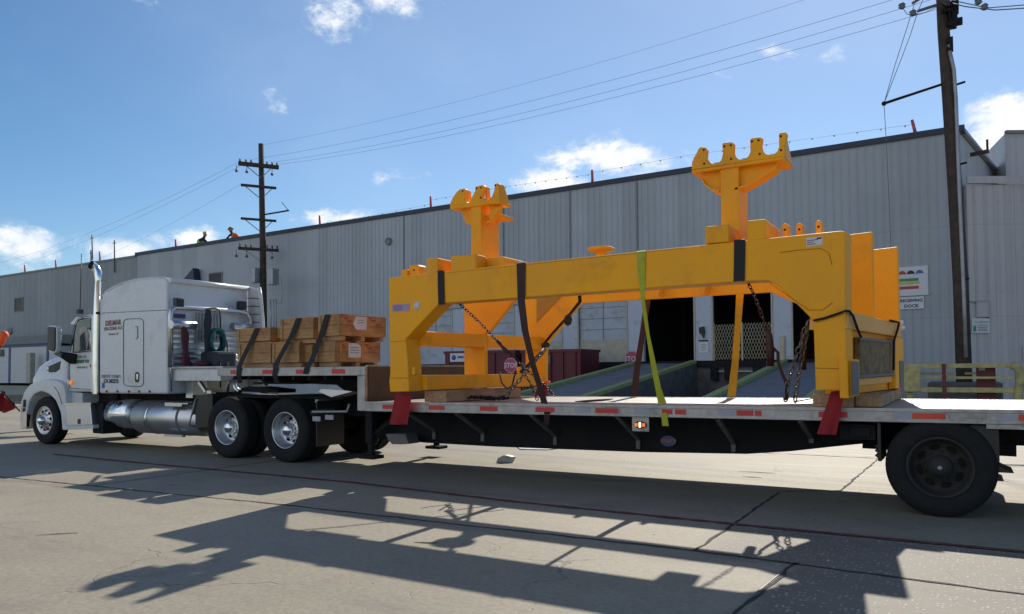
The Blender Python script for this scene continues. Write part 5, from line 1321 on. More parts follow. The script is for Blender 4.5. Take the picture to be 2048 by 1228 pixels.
# middle frame: taller, shallow beam, solid knee plate on the left
XL = L(777, 600).x; XR = L(1691, 600).x
def P_(x, y, z): return Vector((x, y, z))
y2 = 9.6; k2 = at(928, 700, Y=y2).x-.18; 
k2r = at(1747, 600, Y=y2).x-.18
def fr(pts, y, dy, nm='side_frame'): return MB().ext([P_(x, y, z) for x, z in pts], (0, dy, 0)).build(nm, 'yellow', ld, bevel=.012, shear=shx)
z2 = at(1747, 463, Y=y2).z
g1 = at(982, 664, Y=y2); g2 = at(1029, 600, Y=y2); lo = at(970, 745, Y=y2)
fr([(k2, 1.17), (lo.x-.18, 1.17), (lo.x-.18, g1.z-.02), (g1.x-.18, g1.z+.03), (g2.x-.18, g2.z), (-2.0, 2.52), (k2r-.62, 1.98), (k2r-.60, 1.17), (k2r, 1.17), (k2r, z2), (-1.6, z2-.02), (-2.0, 2.78), (k2+.9, 2.72), (k2, 2.70)], y2, .07)
# third frame with open brace on the left
y3 = 11.1; s3 = .12*(y3-FY)
def q3(u, v): p = at(u, v, Y=y3); return (p.x-s3, p.z)
a1, a2, a3, a4 = q3(1051, 768), q3(1051, 560), q3(1090, 690), q3(1160, 606)
zz = q3(1300, 592)[1]; k3r = at(1797, 600, Y=y3).x-s3; z3 = at(1797, 493, Y=y3).z
zl = q3(1160, 603)[1]
fr([(a1[0], 1.18), (q3(1089, 745)[0], 1.18), (a3[0], a3[1]), (a4[0], a4[1]), q3(1540, 584), (k3r-.6, 1.98), (k3r-.58, 1.18), (k3r, 1.18), (k3r, z3), (-1.7, z3-.03), (-1.9, zz+.46), (a1[0]+.3, zz+.40), (a1[0], zz+.38)], y3, .10)
b = MB()
hs = [q3(1074, 594), q3(1074, 645), q3(1124, 592)]
b.ext([P_(x, y3-.012, z) for x, z in hs], (0, .01, 0)); b.build('brace_recess', 'weld', ld, shear=shx)
# web stiffeners on the far frame's inner face
for u in (1322, 1412):
    x = at(u, 585, Y=y3).x-s3
    MB().ext([P_(x, y3-.003, zz-.03), P_(x+.10, y3-.003, zz+.38), P_(x+.14, y3-.003, zz+.38), P_(x+.04, y3-.003, zz-.03)], (0, -.18, 0)).build('stiffener', 'yellow', ld, shear=shx)
# left end cross members
xa = -6.52
for (z0, z1) in ((1.175, 1.375), (1.77, 1.965)):
    MB().box(xa, xa+.25, FY+.262, y2-.002, z0, z1).build('cross_member', 'yellow', ld, shear=shx, bevel=.010)
    MB().box(xa, xa+.25, y2+.072, y3-.002, z0, z1).build('cross_member', 'yellow', ld, shear=shx, bevel=.010)
# chamfer return plates of the front frame, left knee
# lugs above the lower cross member
for (u, v) in ((833, 735), (1040, 742)):
    p = at(u, v, X=-6.15 if u < 900 else -5.85); b = MB(); b.box(p.x-.04, p.x+.01, p.y-.05, p.y+.05, 1.376, 1.376+.11); b.build('lifting_lug', 'yellow', ld, bevel=.02)
# tie beams between frames over the top
slabs = [((852, 875), 516.5, .22, 9.4), ]
def topblock(u0, u1, vt, vb, ydep, name='top_block', m='yellow'):
    a_ = L(u0, vt); c_ = L(u1, vt-(u1-u0)*.1); zb_ = min(L(u0, vb).z, L(u1, vb).z)
    return MB().ext([P_(a_.x, FY+.003, a_.z), P_(c_.x, FY+.003, c_.z), P_(c_.x, FY+.003, zb_), P_(a_.x, FY+.003, zb_)], (0, ydep, 0)).build(name, m, ld, bevel=.014)
topblock(852, 875, 517.5, 546, .85)
topblock(901, 951, 512.5, 541.5, .25)
topblock(1409.5, 1457, 453, 483.5, 1.15)
topblock(1494, 1531, 441, 479, .75)
x0, x1 = L(903, 510).x, L(985, 510).x
MB().box(x0+.04, x1, FY+.262, 8.98, 2.70, L(930, 511).z-.01).build('tower_base', 'yellow', ld, bevel=.014)
# step where the left block meets the beam: underside ledge
for (u0, u1, vt, vb, y) in ((1564, 1576, 447, 470, 8.5), (1592, 1605, 447, 469, 8.9), (1631, 1643, 441, 466, 8.6), (818, 838, 531, 553, 8.42)):
    a_ = at(u0, vt, Y=y); c_ = at(u1, vb, Y=y); w = c_.x-a_.x
    pts = [P_(a_.x, y, 2.6), P_(c_.x, y, 2.6)]+[P_(c_.x, y, a_.z-.02), P_(c_.x-.015, y, a_.z), P_(a_.x+.015, y, a_.z), P_(a_.x, y, a_.z-.02)]
    lg = MB().ext(pts, (0, .16, 0)).build('lifting_lug', 'yellow', ld, bevel=.006)
    MB().lathe((a_.x+w/2, y-.004, a_.z-.07), (0, -1, 0), [(-.003, .012), (.001, .012), (.001, 0)], 10).build('pin_hole', 'dark', lg)
a_ = at(803, 540, Y=8.40); MB().box(a_.x, at(816, 540, Y=8.4).x, 8.38, 8.6, 2.6, a_.z).build('top_block', 'yellow', ld, bevel=.01)
# round cap behind the beam
c_ = at(1202, 500, Y=9.7); b = MB(); b.lathe((c_.x, 9.7, c_.z-.32), (0, 0, 1), [(0, .075), (.26, .075), (.30, .10), (.305, .18), (.345, .18), (.35, .17), (.35, 0)], 20); b.build('bollard_cap', 'yellow', ld)
MB().ext([P_(c_.x-.08, 9.65, 2.7), P_(c_.x+.16, 9.65, 2.7), P_(c_.x+.04, 9.65, c_.z)], (0, .04, 0)).build('cap_rib', 'yellow', ld)
# weld beads
b = MB(); P = [L(u, v, FY-.004) for u, v in ((1468, 562), (1478, 546), (1500, 542), (1530, 562), (1560, 585), (1600, 612), (1640, 622), (1672, 618))]
b.tube([L(u, v, FY-.003) for u, v in ((1560, 505), (1600, 500), (1640, 497), (1658, 505), (1664, 530))], .0035, 5); b.tube([L(u, v, FY-.003) for u, v in ((1540, 566), (1560, 580), (1600, 608), (1618, 620), (1645, 620), (1665, 605))], .0035, 5)
b.tube([L(1630, 736, FY-.002), L(1691, 738, FY-.002)], .0035, 4); b.tube([L(782, 756, FY-.002), L(817, 756, FY-.002)], .0035, 4); b.build('weld_bead', 'weld', sf)
b = MB()
for (pa, pb) in (((893, 543.5), (1405, 490)), ((880, 606), (1158, 586))):
    P = [L(pa[0]+(pb[0]-pa[0])*t/12, pa[1]+(pb[1]-pa[1])*t/12+2.5, FY-.001) for t in range(13)]; b.tube(P, .0028, 4)
b.tube([L(1632, 645, FY-.001), L(1689, 628, FY-.001)], .003, 4); b.tube([L(812, 682, FY-.001), L(779, 684, FY-.001)], .003, 4); b.build('weld_bead', 'dyellow', sf)
# labels on the steel
b = MB(); P = [L(u, v, FY-.001) for u, v in ((1612, 476.5), (1645, 472.5), (1645, 489), (1613, 494))]; b.ext(P, (0, -.003, 0)); lb_ = b.build('label', 'paper', sf)
MB().ext([L(u, v, FY-.0045) for u, v in ((1634, 475.5), (1643, 474.5), (1643, 477.5), (1634, 478.5))], (0, -.002, 0)).build('label_mark', 'ink', lb_)
for i, w in enumerate((22, 14, 18)): MB().ext([L(1614, 481+i*4, FY-.0045), L(1614+w, 480.3+i*4-w*.08, FY-.0045), L(1614+w, 481.5+i*4-w*.08, FY-.0045), L(1614, 482.2+i*4, FY-.0045)], (0, -.002, 0)).build('print_line', 'ink', lb_)
b = MB(); b.ext([L(u, v, FY-.001) for u, v in ((785, 609), (819, 607), (819, 621), (785, 624))], (0, -.003, 0)); lb_ = b.build('label', 'purple', sf)
for i in range(3): MB().ext([L(787, 612+i*3.6, FY-.0045), L(805, 611.3+i*3.6, FY-.0045), L(805, 612.4+i*3.6, FY-.0045), L(787, 613.2+i*3.6, FY-.0045)], (0, -.002, 0)).build('print_line', 'badge', lb_)
MB().lathe(L(834, 611, FY-.001), (0, -1, 0), [(0, .055), (.004, .055), (.004, 0)], 20).build('round_sticker', 'signw', sf)
# right end: cross beam, recess, panel, columns
EP = (Vector((XR-.02, FY+.26, 0)), Vector((1, -.12, 0)).normalized())
ED = Vector((.12, 1, 0)).normalized()
def Eq(u, v, o=0.0): return at(u, v, pl=(EP[0]+EP[1]*o, EP[1]))
def esl(px, o0, o1, name, m, par=ld, bevel=.008):
    P = [Eq(u, v, o1) for u, v in px]; return MB().ext(P, EP[1]*(o0-o1)).build(name, m, par, bevel=bevel)
esl([(1696, 621), (1803, 649), (1802, 674), (1694, 657)], -.3, .06, 'end_beam', 'tan')
esl([(1694, 658), (1802, 675), (1806, 776), (1698, 789)], -.25, -.02, 'end_plate', 'yellow')
esl([(1692, 673), (1702, 674), (1703, 715), (1694, 717)], -.019, .0, 'slot', 'dark')
esl([(1694, 717), (1702, 717), (1704, 795), (1697, 797)], -.01, .07, 'end_column', 'yellow')
gc = esl([(1703, 718), (1719, 719), (1720, 790), (1705, 795)], -.01, .09, 'end_column', 'yellow')
esl([(1704, 722), (1718, 723), (1719, 788), (1705, 792)], .091, .10, 'guard_pad', 'greyplate', gc)
gc = esl([(1791, 676), (1806, 678), (1808, 776), (1792, 777)], -.01, .07, 'end_column', 'yellow')
esl([(1800, 722), (1808, 722), (1808, 776), (1801, 776)], .071, .08, 'guard_pad', 'greyplate', gc)
esl([(1718, 756), (1790, 752), (1789, 764), (1719, 772)], -.01, .03, 'lower_ledge', 'tan')
pn = esl([(1721, 674), (1788, 681), (1790, 752), (1721, 758)], -.01, .05, 'sign_panel', 'tarp')
esl([(1721, 674), (1788, 681), (1788, 686), (1721, 680)], .051, .065, 'panel_bar', 'greyplate', pn); esl([(1721, 750), (1790, 745), (1790, 750), (1721, 757)], .051, .065, 'panel_bar', 'greyplate', pn)
# ---- cradle towers
def tower(stem, base_z, comb, flange, webL, webR, y0, dep, ends, prongs, nm, hd=None):
    hd = hd or dep
    t0 = thing('_', '_', '_', Vector((0, 0, 0))); bpy.data.objects.remove(t0)
    f = lambda u, v, y: Vector((at(u, v, Y=y0).x, y, at(u, v, Y=y0).z))
    root = MB().box(f(stem[0], 0, 0).x, f(stem[1], 0, 0).x, y0+.03, y0+dep-.03, base_z, f(*flange[0], 0).z).build('tower_stem', 'yellow', ld, bevel=.012)
    cb_ = MB().ext([f(u, v, y0-.001) for u, v in comb], (0, .07, 0)).build('cradle_plate', 'yellow', root, bevel=.008)
    b = MB(); a_, c_ = f(*flange[0], y0), f(*flange[1], y0); b.ext([a_, c_, c_-Vector((0, 0, .035)), a_-Vector((0, 0, .035))], (0, hd, 0)); b.build('cradle_flange', 'yellow', root, bevel=.006)
    for wv in (webL, webR):
        w_ = MB().ext([f(u, v, y0+.10) for u, v in wv], (0, .05, 0)).build('web_plate', 'yellow', root, bevel=.004)
        b = MB(); P = [f(u, v, y0+.03) for u, v in wv[2:]]
        for i in range(len(P)-1): b.ext([P[i], P[i+1], P[i+1]+Vector((0, 0, -.02)), P[i]+Vector((0, 0, -.02))], (0, dep*(.5 if nm == 'right' else .25), 0))
        if nm == 'right' or wv is webR: b.build('web_flange', 'yellow', w_)
    for (u, vb, vt, m_) in ends:
        a_ = f(u, vb, y0+.07); t_ = f(u, vt, y0+.07)
        MB().ext([a_, Vector((a_.x, y0+(hd if u in (1569.5, 997) else hd*.6), a_.z)), Vector((a_.x, y0+.15, t_.z)), t_], (-.035 if m_ == 'tan' else -.03, 0, 0)).build('gusset_plate', m_, root, bevel=.005)
    for (u, v) in prongs:
        MB().lathe(f(u, v, y0-.002), (0, -1, 0), [(-.004, .012), (.002, .012), (.002, 0)], 10).build('bolt_hole', 'dark', cb_)
    return root
Z7 = lambda L_: [(1370+x/4.386, 240+y/4.386) for x, y in L_]
combR = Z7([(57, 436), (60, 372), (78, 325), (100, 290), (118, 250), (135, 236), (180, 238), (195, 258), (190, 325), (203, 355), (225, 373), (252, 382), (285, 379), (308, 362), (322, 335), (332, 290), (325, 212), (335, 200), (405, 192), (430, 206),
           (428, 285), (440, 318), (466, 340), (500, 345), (535, 335), (558, 312), (572, 280), (570, 170), (585, 158), (655, 148), (680, 160), (670, 225), (680, 268), (705, 295), (740, 304), (780, 298), (808, 275), (824, 235), (822, 120), (835, 110), (880, 105), (896, 122), (878, 200), (872, 316)])
tower((1433, 1470), 2.80, combR, [(1383, 340), (1568, 312)], Z7([(290, 400), (120, 440), (135, 500), (175, 560), (230, 600), (290, 610)]), Z7([(430, 370), (800, 330), (790, 400), (700, 460), (600, 520), (520, 565), (430, 592)]),
      8.45, .46, [(1569.5, 313, 268, 'tan'), (1404, 333, 296, 'yellow'), (1456, 325, 287, 'yellow'), (1513, 318, 277, 'yellow')],
      Z7([(165, 262), (168, 383), (345, 232), (402, 222), (405, 342), (588, 188), (645, 178), (655, 298), (840, 143), (842, 265)]), 'right')
Z6 = lambda L_: [(870+x/5.582, 340+y/5.582) for x, y in L_]
combL = Z6([(165, 410), (168, 370), (195, 310), (240, 245), (275, 215), (325, 205), (342, 215), (330, 300), (335, 340), (355, 362), (380, 368), (395, 350), (410, 300), (445, 240), (450, 185), (535, 165), (548, 180), (530, 250), (525, 300), (545, 328), (590, 335), (625, 320), (640, 280), (662, 220), (662, 158), (700, 145), (712, 152), (716, 200), (716, 352)])
tower((937, 957), 2.80, combL, [(900, 413), (998, 400.5)], Z6([(400, 400), (240, 425), (265, 500), (300, 590), (375, 600)]), Z6([(560, 380), (700, 380), (680, 440), (630, 510), (600, 555), (560, 570)]),
      8.45, .52, [(997, 403, 366, 'yellow'), (930, 408, 378, 'yellow'), (968, 402, 371, 'yellow')], Z6([(310, 235), (465, 205), (512, 198), (512, 310), (675, 170)]), 'left', .30)
b = MB(); a_ = at(986, 437, Y=8.7); b.box(a_.x-.08, a_.x+.18, 8.6, 8.95, a_.z-.01, a_.z+.03); b.build('side_lug', 'yellow', ld, bevel=.004)

# ================================================================== TIMBERS, FLAGS, STRAPS, CHAINS
def timber(x0, x1, y0, y1, label, z1=1.163):
    z0 = zt((x0+x1)/2)+.004
    h = (z1-z0)
    tag(MB().box(x0, x1, y0, y1, z0, z1).build('timber', 'timber', bevel=.006), label, 'timber', 'timbers under the yellow frame')
timber(-6.36, -6.0, 8.47, 10.5, 'long rough timber under the left end of the yellow frame')
timber(-1.36, -.98, 8.46, 9.5, 'short timber under the front leg at the right end')
timber(-.97, -.72, 8.6, 11.1, 'long timber under the right end beam of the yellow frame', 1.16)
tag(MB().box(-6.85, -6.45, 10.7, 11.05, zt(-6.6), 1.16).build('timber', 'timber'), 'short timber block beneath the far left leg', 'timber', 'timbers under the yellow frame')

def flagc(px, y, label, nm='hanging_flag', par=None, dy=.004):
    (tl, trr, br_, bl) = px; nx, nz = 8, 10; b = MB(); vs = []
    for j in range(nz+1):
        t = j/nz
        for i in range(nx+1):
            s_ = i/nx; u = (tl[0]*(1-s_)+trr[0]*s_)*(1-t)+(bl[0]*(1-s_)+br_[0]*s_)*t; v = (tl[1]*(1-s_)+trr[1]*s_)*(1-t)+(bl[1]*(1-s_)+br_[1]*s_)*t
            p = at(u, v, Y=y); p.y += .018*math.sin(s_*7+t*2)*t; vs.append(p)
    N = len(vs); m = nx+1
    b.add(vs, [(j*m+i, j*m+i+1, (j+1)*m+i+1, (j+1)*m+i) for j in range(nz) for i in range(nx)], True)
    return tag(b.build(nm, 'flag'), label, 'flag', 'red warning flags at the corners of the load')
fl_ = flagc(((792, 784), (824, 787), (814, 849), (777, 849)), 8.28, 'red mesh warning flag hanging below the left leg of the frame')
flagc(((1662, 783), (1690, 781), (1672, 870), (1633, 868)), 8.26, 'red mesh warning flag slanting down below the right leg of the frame')
b = MB(); p = at(1082, 782, Y=10.9); b.ext([at(u, v, Y=10.9) for u, v in ((1066, 792), (1082, 764), (1090, 766), (1093, 792))], (0, .06, 0)); tag(b.build('hanging_flag', 'flag'), 'small red flag behind the brown strap on the far deck edge', 'flag', 'red warning flags at the corners of the load')
b = MB(); p = at(1095, 765, Y=10.8); b.sphere(p, .045, 8, (1.4, .6, .6)); tag(b.build('tape_tail', 'orange'), 'orange tape tail beside the brown strap', 'tape')
b = MB(); P = [at(u, v, Y=11.0) for u, v in ((1781, 793), (1786, 784), (1795, 780), (1803, 786), (1798, 795), (1790, 797))]; b.ext(P, (0, .10, .02)); tag(b.build('hanging_flag', 'orange', bevel=.03), 'bright red crumpled flag on the deck at the far right corner of the load', 'flag', 'red warning flags at the corners of the load')
b = MB(); p = at(1803, 656, Y=11.0); b.sphere(p, .06, 8, (.8, .8, .5)); b.sphere(p+Vector((.0, 0, .07)), .03, 8); tag(b.build('white_tassel', 'paper'), 'small white knot of cloth at the far top corner of the end beam', 'cloth')

def strap(pts, hw, m, label, name='ratchet_strap', grp='straps over the yellow frame', th=.005):
    """pts: list of (u, v, Y); hw: half widths in px-ish metres list"""
    P = [at(u, v, Y=y) for u, v, y in pts]
    ws = [Vector((h, 0, 0)) for h in hw]
    return tag(MB().ribbon(P, ws, th).build(name, m), label, 'strap', grp)
strap([(881, 543, FY+.24), (881.5, 541.5, FY-.01), (882, 575, FY-.012), (883, 609, FY-.012), (884, 609, FY+.26)], [.05]*5, 'strapd', 'short black strap round the beam near the left leg')
strap([(1042, 524, FY+.27), (1042, 526, FY-.01), (1042.5, 600, FY-.02), (1050, 660, FY+.0), (1066, 730, 8.2), (1082, 780, 8.33), (1089, 807, TS-.02)], [.062, .062, .05, .045, .04, .042, .046], 'strapb', 'wide dark brown strap over the beam right of the left leg')
strap([(1094, 824, TS-.02), (1093, 850, TS+.1)], [.04, .035], 'strapb', 'tail of the brown strap tucked below the side rail', name='strap_tail')
strap([(1282, 502, FY+.27), (1282, 503, FY-.01), (1283, 545, FY-.012), (1286, 600, FY+.0), (1296, 670, 8.2), (1307, 730, 8.25), (1316, 775, 8.32), (1325, 808, TS-.02)], [.055, .055, .042, .022, .02, .032, .034, .05], 'strapy', 'yellow-green strap over the middle of the beam down to the rail')
strap([(1328, 826, TS-.01), (1331, 852, TS+.0)], [.035, .038], 'strapy', 'short tail of the yellow-green strap hanging below the rail', name='strap_tail')
strap([(1479, 479, FY+.27), (1479.5, 480, FY-.01), (1479, 520, FY-.012), (1478, 562, FY-.012), (1478, 562, FY+.26)], [.058]*5, 'strapd', 'short black strap round the beam below the right cradle')
strap([(1480, 585, y3+.26), (1476, 650, 11.2), (1470, 730, 11.1), (1463, 793, 11.0)], [.055, .045, .05, .06], 'strapg', 'golden yellow strap on the far side in front of the scissor gate')
strap([(1295, 600, y3+.26), (1286, 660, 11.2), (1274, 740, 11.1), (1268, 793, 11.0)], [.05, .045, .05, .055], 'strapb', 'faint brown strap on the far side left of the open dock door')
def link_chain(pts, label, r=.016, m='chain', pitch=.052, grp='load chains'):
    b = MB()
    for i in range(len(pts)-1):
        a_, c_ = pts[i], pts[i+1]; n = max(1, int((c_-a_).length/pitch)); d = (c_-a_).normalized(); s1 = d.cross(Vector((0, 0, 1))).normalized() if abs(d.z) < .97 else Vector((1, 0, 0)); s2 = d.cross(s1)
        for k in range(n):
            p = a_+(c_-a_)*((k+.5)/n); sd_ = (s1+s2).normalized() if k % 2 else (s1-s2).normalized()
            ring = []
            for t in [2*math.pi*j/8 for j in range(8)]: ring.append(p+d*math.cos(t)*pitch*.72+sd_*math.sin(t)*r*1.15)
            b.tube(ring, r*.42, 5, closed=True)
    return tag(b.build('chain', m), label, 'chain', grp)
def C(u, v, y): return at(u, v, Y=y)
link_chain([C(917, 606, 8.3), C(960, 645, 8.3), C(1000, 688, 8.32)], 'thin dark chain slanting from the beam down to the binder', .014, 'chainb', .045)
link_chain([C(1016, 702, 8.32), C(1052, 738, 8.34), C(1082, 765, 8.36), C(1110, 792, 8.4)], 'dark chain below the binder running down right to the deck', .014, 'chainb', .045)
tag(MB().tube([C(996, 682, 8.31), C(1003, 692, 8.31), C(1010, 700, 8.31), C(1018, 706, 8.31)], .022, 8, rr=[.03, .018, .03, .02]).build('load_binder', 'chainb', bevel=0), 'dark lever binder halfway down the left chain', 'load binder')
link_chain([C(1090, 700, 8.5), C(1060, 733, 8.45), C(1035, 765, 8.45), C(1012, 792, 8.42)], 'silver chain crossing behind the brown strap down to the deck', .02, 'chain', .055)
link_chain([C(1046, 744, 8.5), C(1060, 765, 8.5), C(1075, 800, 8.42)], 'short dark chain end below the crossing chains', .015, 'chainb', .045)
tag(MB().tube([C(1000, 745, 8.5), C(1003, 765, 8.45), C(1014, 778, 8.45), C(1024, 772, 8.5), C(1032, 740, 8.5)], .012, 6).build('slack_rope', 'strapb'), 'slack dark rope looping over the lower cross member', 'rope')
tag(MB().tube([C(1087, 698, 8.7), C(1078, 710, 8.6), C(1040, 745, 8.5)], .02, 6).build('steel_bar', 'chainb'), 'brown binder bar leaning across the far left leg', 'load binder')
b = MB(); cc = at(978, 799, Z=zt(-5)+.02)
for k in range(26):
    p = cc+Vector((random.uniform(-.26, .26), random.uniform(-.06, .12), random.uniform(0, .04))); a = random.uniform(0, 3.1)
    b.tube([p+Vector((math.cos(a+t)*.05, math.sin(a+t)*.03, .01*math.sin(t*2))) for t in [2*math.pi*j/8 for j in range(8)]], .012, 5, closed=True)
tag(b.build('chain_pile', 'black'), 'heap of black chain on the deck edge left of the brown strap', 'chain')
tag(MB().tube([C(1159, 586, 8.45), C(1160, 603, 8.7), C(1140, 628, 9.6), C(1104, 668, 11), C(1086, 690, 11.05), C(1088, 700, 11.05)], .022, 6).build('sling_rope', 'black'), 'dark sling running along the underside of the far brace', 'rope')
b = MB(); p = C(1136, 640, 10.2); b.sphere(p, .07, 8, (1, .6, 1.3)); b.sphere(C(1092, 690, 11), .06, 8, (1.2, .6, .8)); tag(b.build('rope_knot', 'darkcloth'), 'dark knots hanging on the sling by the far brace', 'knot')
tag(MB().tube([C(1157, 586, 8.4), C(1167, 586, 8.4)], .03, 6).build('shackle', 'black'), 'black shackle where the sling meets the beam', 'shackle')
# right hand chains
link_chain([C(1494, 562, 8.3), C(1506, 585, 8.3), C(1522, 626, 8.35), C(1532, 655, 8.4)], 'dark chain dropping from the beam to the right hand binder', .014, 'chainb', .045)
tag(MB().tube([C(1532, 655, 8.4), C(1538, 670, 8.4), C(1540, 700, 8.4), C(1541, 732, 8.42)], .04, 8, rr=[.02, .035, .045, .04]).build('load_binder', 'chainb'), 'brown ratchet binder in front of the scissor gate', 'load binder')
tag(MB().tube([C(1545, 695, 8.4), C(1556, 705, 8.4), C(1556, 722, 8.4), C(1564, 745, 8.42), C(1574, 770, 8.45), C(1572, 800, 8.42)], .018, 6).build('slack_strap', 'strapb'), 'slack brown strap end curling down to the silver chains', 'strap')
link_chain([C(1616, 642, 8.35), C(1604, 680, 8.4), C(1590, 720, 8.42), C(1576, 762, 8.42), C(1571, 803, TS+.04)], 'silver chain beside the right leg, left strand', .022, 'chain', .058)
link_chain([C(1618, 642, 8.4), C(1608, 690, 8.42), C(1600, 735, 8.44), C(1592, 775, 8.44), C(1590, 805, TS+.06)], 'silver chain beside the right leg, right strand', .022, 'chain', .058)
tag(MB().tube([C(1607, 665, 8.5), C(1607, 740, 8.5)], .03, 6).build('binder_bar', 'chainb'), 'brown binder bar hanging behind the silver chains', 'load binder')
tag(MB().tube([C(1627, 641, FY-.02), C(1650, 636, FY-.02), C(1682, 625, FY-.02), C(1691, 621.5, FY+.0), Eq(1698, 622, .08)], .012, 6).build('black_rope', 'black'), 'black rope drawn tight across the right leg', 'rope')
tag(MB().tube([Eq(1698, 622, .085), Eq(1706, 632, .085), Eq(1714, 655, .085), Eq(1722, 674, .085)], .014, 6).build('panel_tie', 'black'), 'black tie from the end beam top to the near corner of the dark panel', 'rope', 'ties holding the dark panel')
tag(MB().tube([Eq(1780, 641, .085), Eq(1798, 645, .085), Eq(1795, 660, .085), Eq(1788, 681, .085), Eq(1787, 740, .085)], .014, 6).build('panel_tie', 'black'), 'black tie at the far corner of the dark panel', 'rope', 'ties holding the dark panel')
tag(MB().tube([at(1590, 803, Z=zt(-1.5)+.015), at(1640, 795, Z=zt(-1.2)+.015), at(1672, 786, Y=8.6)], .010, 5).build('deck_rope', 'black'), 'thin black rope along the deck from the chains to the right flag', 'rope')
tag(MB().tube([at(1150, 803, Z=zt(-4)+.008), at(1180, 802, Z=zt(-4)+.008), at(1215, 799, Z=zt(-4)+.012), at(1226, 797.5, Z=zt(-4)+.008)], .014, 6, rr=[.006, .02, .014, .006]).build('flat_strap', 'cloth'), 'rusty strap lying flat on the deck between the two long straps', 'strap')

# ================================================================== CRATES
CY_ = 8.58
def crate(u0, u1, vt, vb, depth, label, marks, par=None, y=CY_):
    a_ = at(u0, vt, Y=y); c_ = at(u1, vb, Y=y)
    x0, x1 = a_.x, c_.x; z1 = (at(u0, vt, Y=y).z+at(u1, vt-(u1-u0)*.06, Y=y).z)/2; z0 = c_.z
    if z0 < 1.7: z0 = zu+.075
    t_ = thing('wooden_crate', label, 'crate', Vector(((x0+x1)/2, y+depth/2, z0)), 'wooden crates on the upper deck')
    H = z1-z0
    b = MB(); b.box(x0+.02, x1-.02, y+.02, y+depth-.02, z0+.01, z1-.02); b.build('crate_body', 'crate2', t_)
    n = 2 if H > .2 else 1
    b = MB()
    for k in range(n): b.box(x0, x1, y, y+.019, z0+H*k/n+.003, z0+H*(k+1)/n-.003); b.box(x0, x1, y+depth-.019, y+depth, z0+H*k/n+.003, z0+H*(k+1)/n-.003)
    b.build('side_board', 'crate', t_)
    b = MB()
    for k in range(n): b.box(x1-.019, x1+.0, y+.021, y+depth-.021, z0+H*k/n+.003, z0+H*(k+1)/n-.003)
    for k in range(n): b.box(x0+.0, x0+.019, y+.021, y+depth-.021, z0+H*k/n+.003, z0+H*(k+1)/n-.003)
    eb = b.build('end_board', 'crate2', t_)
    b = MB(); b.box(x0-.005, x1+.005, y-.005, y+depth+.005, z1-.019, z1); b.build('lid', 'crate2', t_)
    b = MB()
    for yy in (y+.05, y+depth/2-.04, y+depth-.13): b.box(x0+.02, x1-.02, yy, yy+.08, z0-.07, z0-.002)
    b.build('skid', 'timber', t_)
    b = MB()
    for xx in (x0-.003, x1-.055): b.box(xx, xx+.05, y-.014, y-.001, z0+.004, z1-.02)
    b.build('corner_batten', 'crate', t_)
    # stencilled marks and nail heads
    b = MB()
    for k in range(marks):
        bx = x0+(x1-x0)*random.choice((.1, .72)); bz = z1-.06-.03*(k % 2)
        for j in range(4): q_ = bx+.035*j; b.box(q_, q_+.02, y-.004, y-.0005, bz, bz+random.uniform(.01, .028))
    if marks: b.build('red_stencil', 'signrd', t_)
    return t_, x0, x1, z0, z1
crate(478, 543, 687, 728, .9, 'plain crate at the bottom left of the crate rows, under the lowest crate top', 0)
crate(476, 542, 658, 681.5, .9, 'shallow crate at the left end of the top row, half the height of its neighbours', 2)
crate(546, 600, 685, 727, .9, 'darker crate in the middle of the bottom row', 0)
crate(562, 628, 638, 676.5, .9, 'crate in the middle of the top row, between two dark straps', 2)
t5, x0, x1, z0, z1 = crate(632, 671.5, 684, 727, 1.02, 'bottom row crate at the right with a white paper label on its end', 0)
t6, X0, X1, Z0, Z1 = crate(638, 680.5, 630, 671, 1.05, 'top row crate at the right with a torn white paper label on its end', 1)
def pap(par, xpl, px, o=.002):
    P = [at(u, v, X=xpl+o) for u, v in px]; return MB().ext(P, (.003, 0, 0)).build('paper_label', 'paper', par)
pl_ = pap(t6, X1, [(712, 632), (721, 630), (733, 631), (733, 660), (712, 659), (706, 648)])
for v in (640, 645): MB().ext([at(u, w, X=X1+.006) for u, w in ((716, v), (729, v), (729, v+1), (716, v+1))], (.001, 0, 0)).build('print_line', 'inkn', pl_)
pl_ = pap(t5, x1, [(697, 684), (711, 684), (722, 693), (722, 715), (697, 715)])
for v in (695, 700, 705): MB().ext([at(u, w, X=x1+.006) for u, w in ((700, v), (718, v), (718, v+1), (700, v+1))], (.001, 0, 0)).build('print_line', 'inkn', pl_)
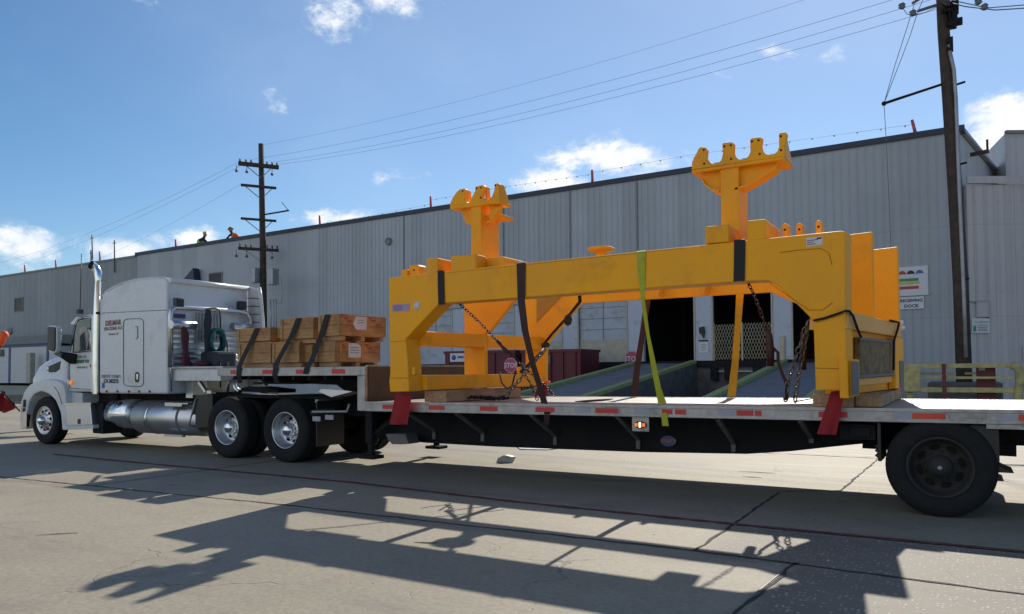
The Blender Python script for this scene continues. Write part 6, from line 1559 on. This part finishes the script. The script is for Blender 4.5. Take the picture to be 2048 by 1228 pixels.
for par, xp, rows in ((t6, X1, ((688, 636), (694, 642), (737, 636), (742, 641), (752, 650))), (t5, x1, ((680, 689), (684, 694), (728, 690), (734, 696), (750, 694)))):
    b = MB()
    for (u, v) in rows:
        for k in range(3): a_ = at(u+k*3.2, v+(k % 2), X=xp+.001); b.box(xp+.0005, xp+.004, a_.y, a_.y+.03, a_.z-.012, a_.z+.012)
    b.build('red_stencil', 'signrd', par)
for (u, y0_, y1_, par, xp, za, zb_) in ((724, 0, 0, t5, x1, z0, z1), (680, 0, 0, t5, x1, z0, z1)):
    p = at(u, 700, X=xp); b = MB(); b.box(xp+.0005, xp+.016, p.y-.025, p.y+.025, za+.003, zb_-.02); b.build('end_batten', 'crate2', par)
# narrow crates standing in the gaps
crate(543.5, 562, 656, 677, .8, 'narrow reddish crate end between the shallow crate and the middle top crate', 0, y=CY_+.12)
crate(600, 626, 690, 727, .8, 'narrow slatted crate between the middle and right crates of the bottom row', 0, y=CY_+.10)
# far crates behind the right-hand pair
crate(640, 668, 640, 672, .7, 'far crate behind the right top crate, hidden except for its end', 0, y=9.75)
crate(634, 664, 690, 727, .7, 'far crate behind the right bottom crate, hidden except for its end', 0, y=9.75)
def cst(pts, label, w=.052):
    P = [at(u, v, Y=y) for u, v, y in pts]; n = len(P)
    tag(MB().ribbon(P, [Vector((w, 0, 0))]*n, .005).build('ratchet_strap', 'strapd'), label, 'strap', 'straps over the wooden crates')
cst([(517, 655.5, 9.6), (514, 656.5, 8.56), (503, 681, 8.55), (482, 725, 8.45), (478, 736, TS-.02), (477, 750, TS-.01), (480, 766, TS+.08)], 'dark strap slanting over the left crates')
cst([(601, 636, 9.6), (597, 636.5, 8.56), (584, 670, 8.53), (556, 721, 8.45), (551, 736, TS-.02), (549, 750, TS-.01), (554, 766, TS+.08)], 'dark strap slanting over the middle crates')
cst([(659, 628, 9.6), (655, 629, 8.56), (639, 680, 8.53), (623, 722, 8.45), (613, 737, TS-.02), (611, 748, TS-.01)], 'dark strap slanting over the right crates')
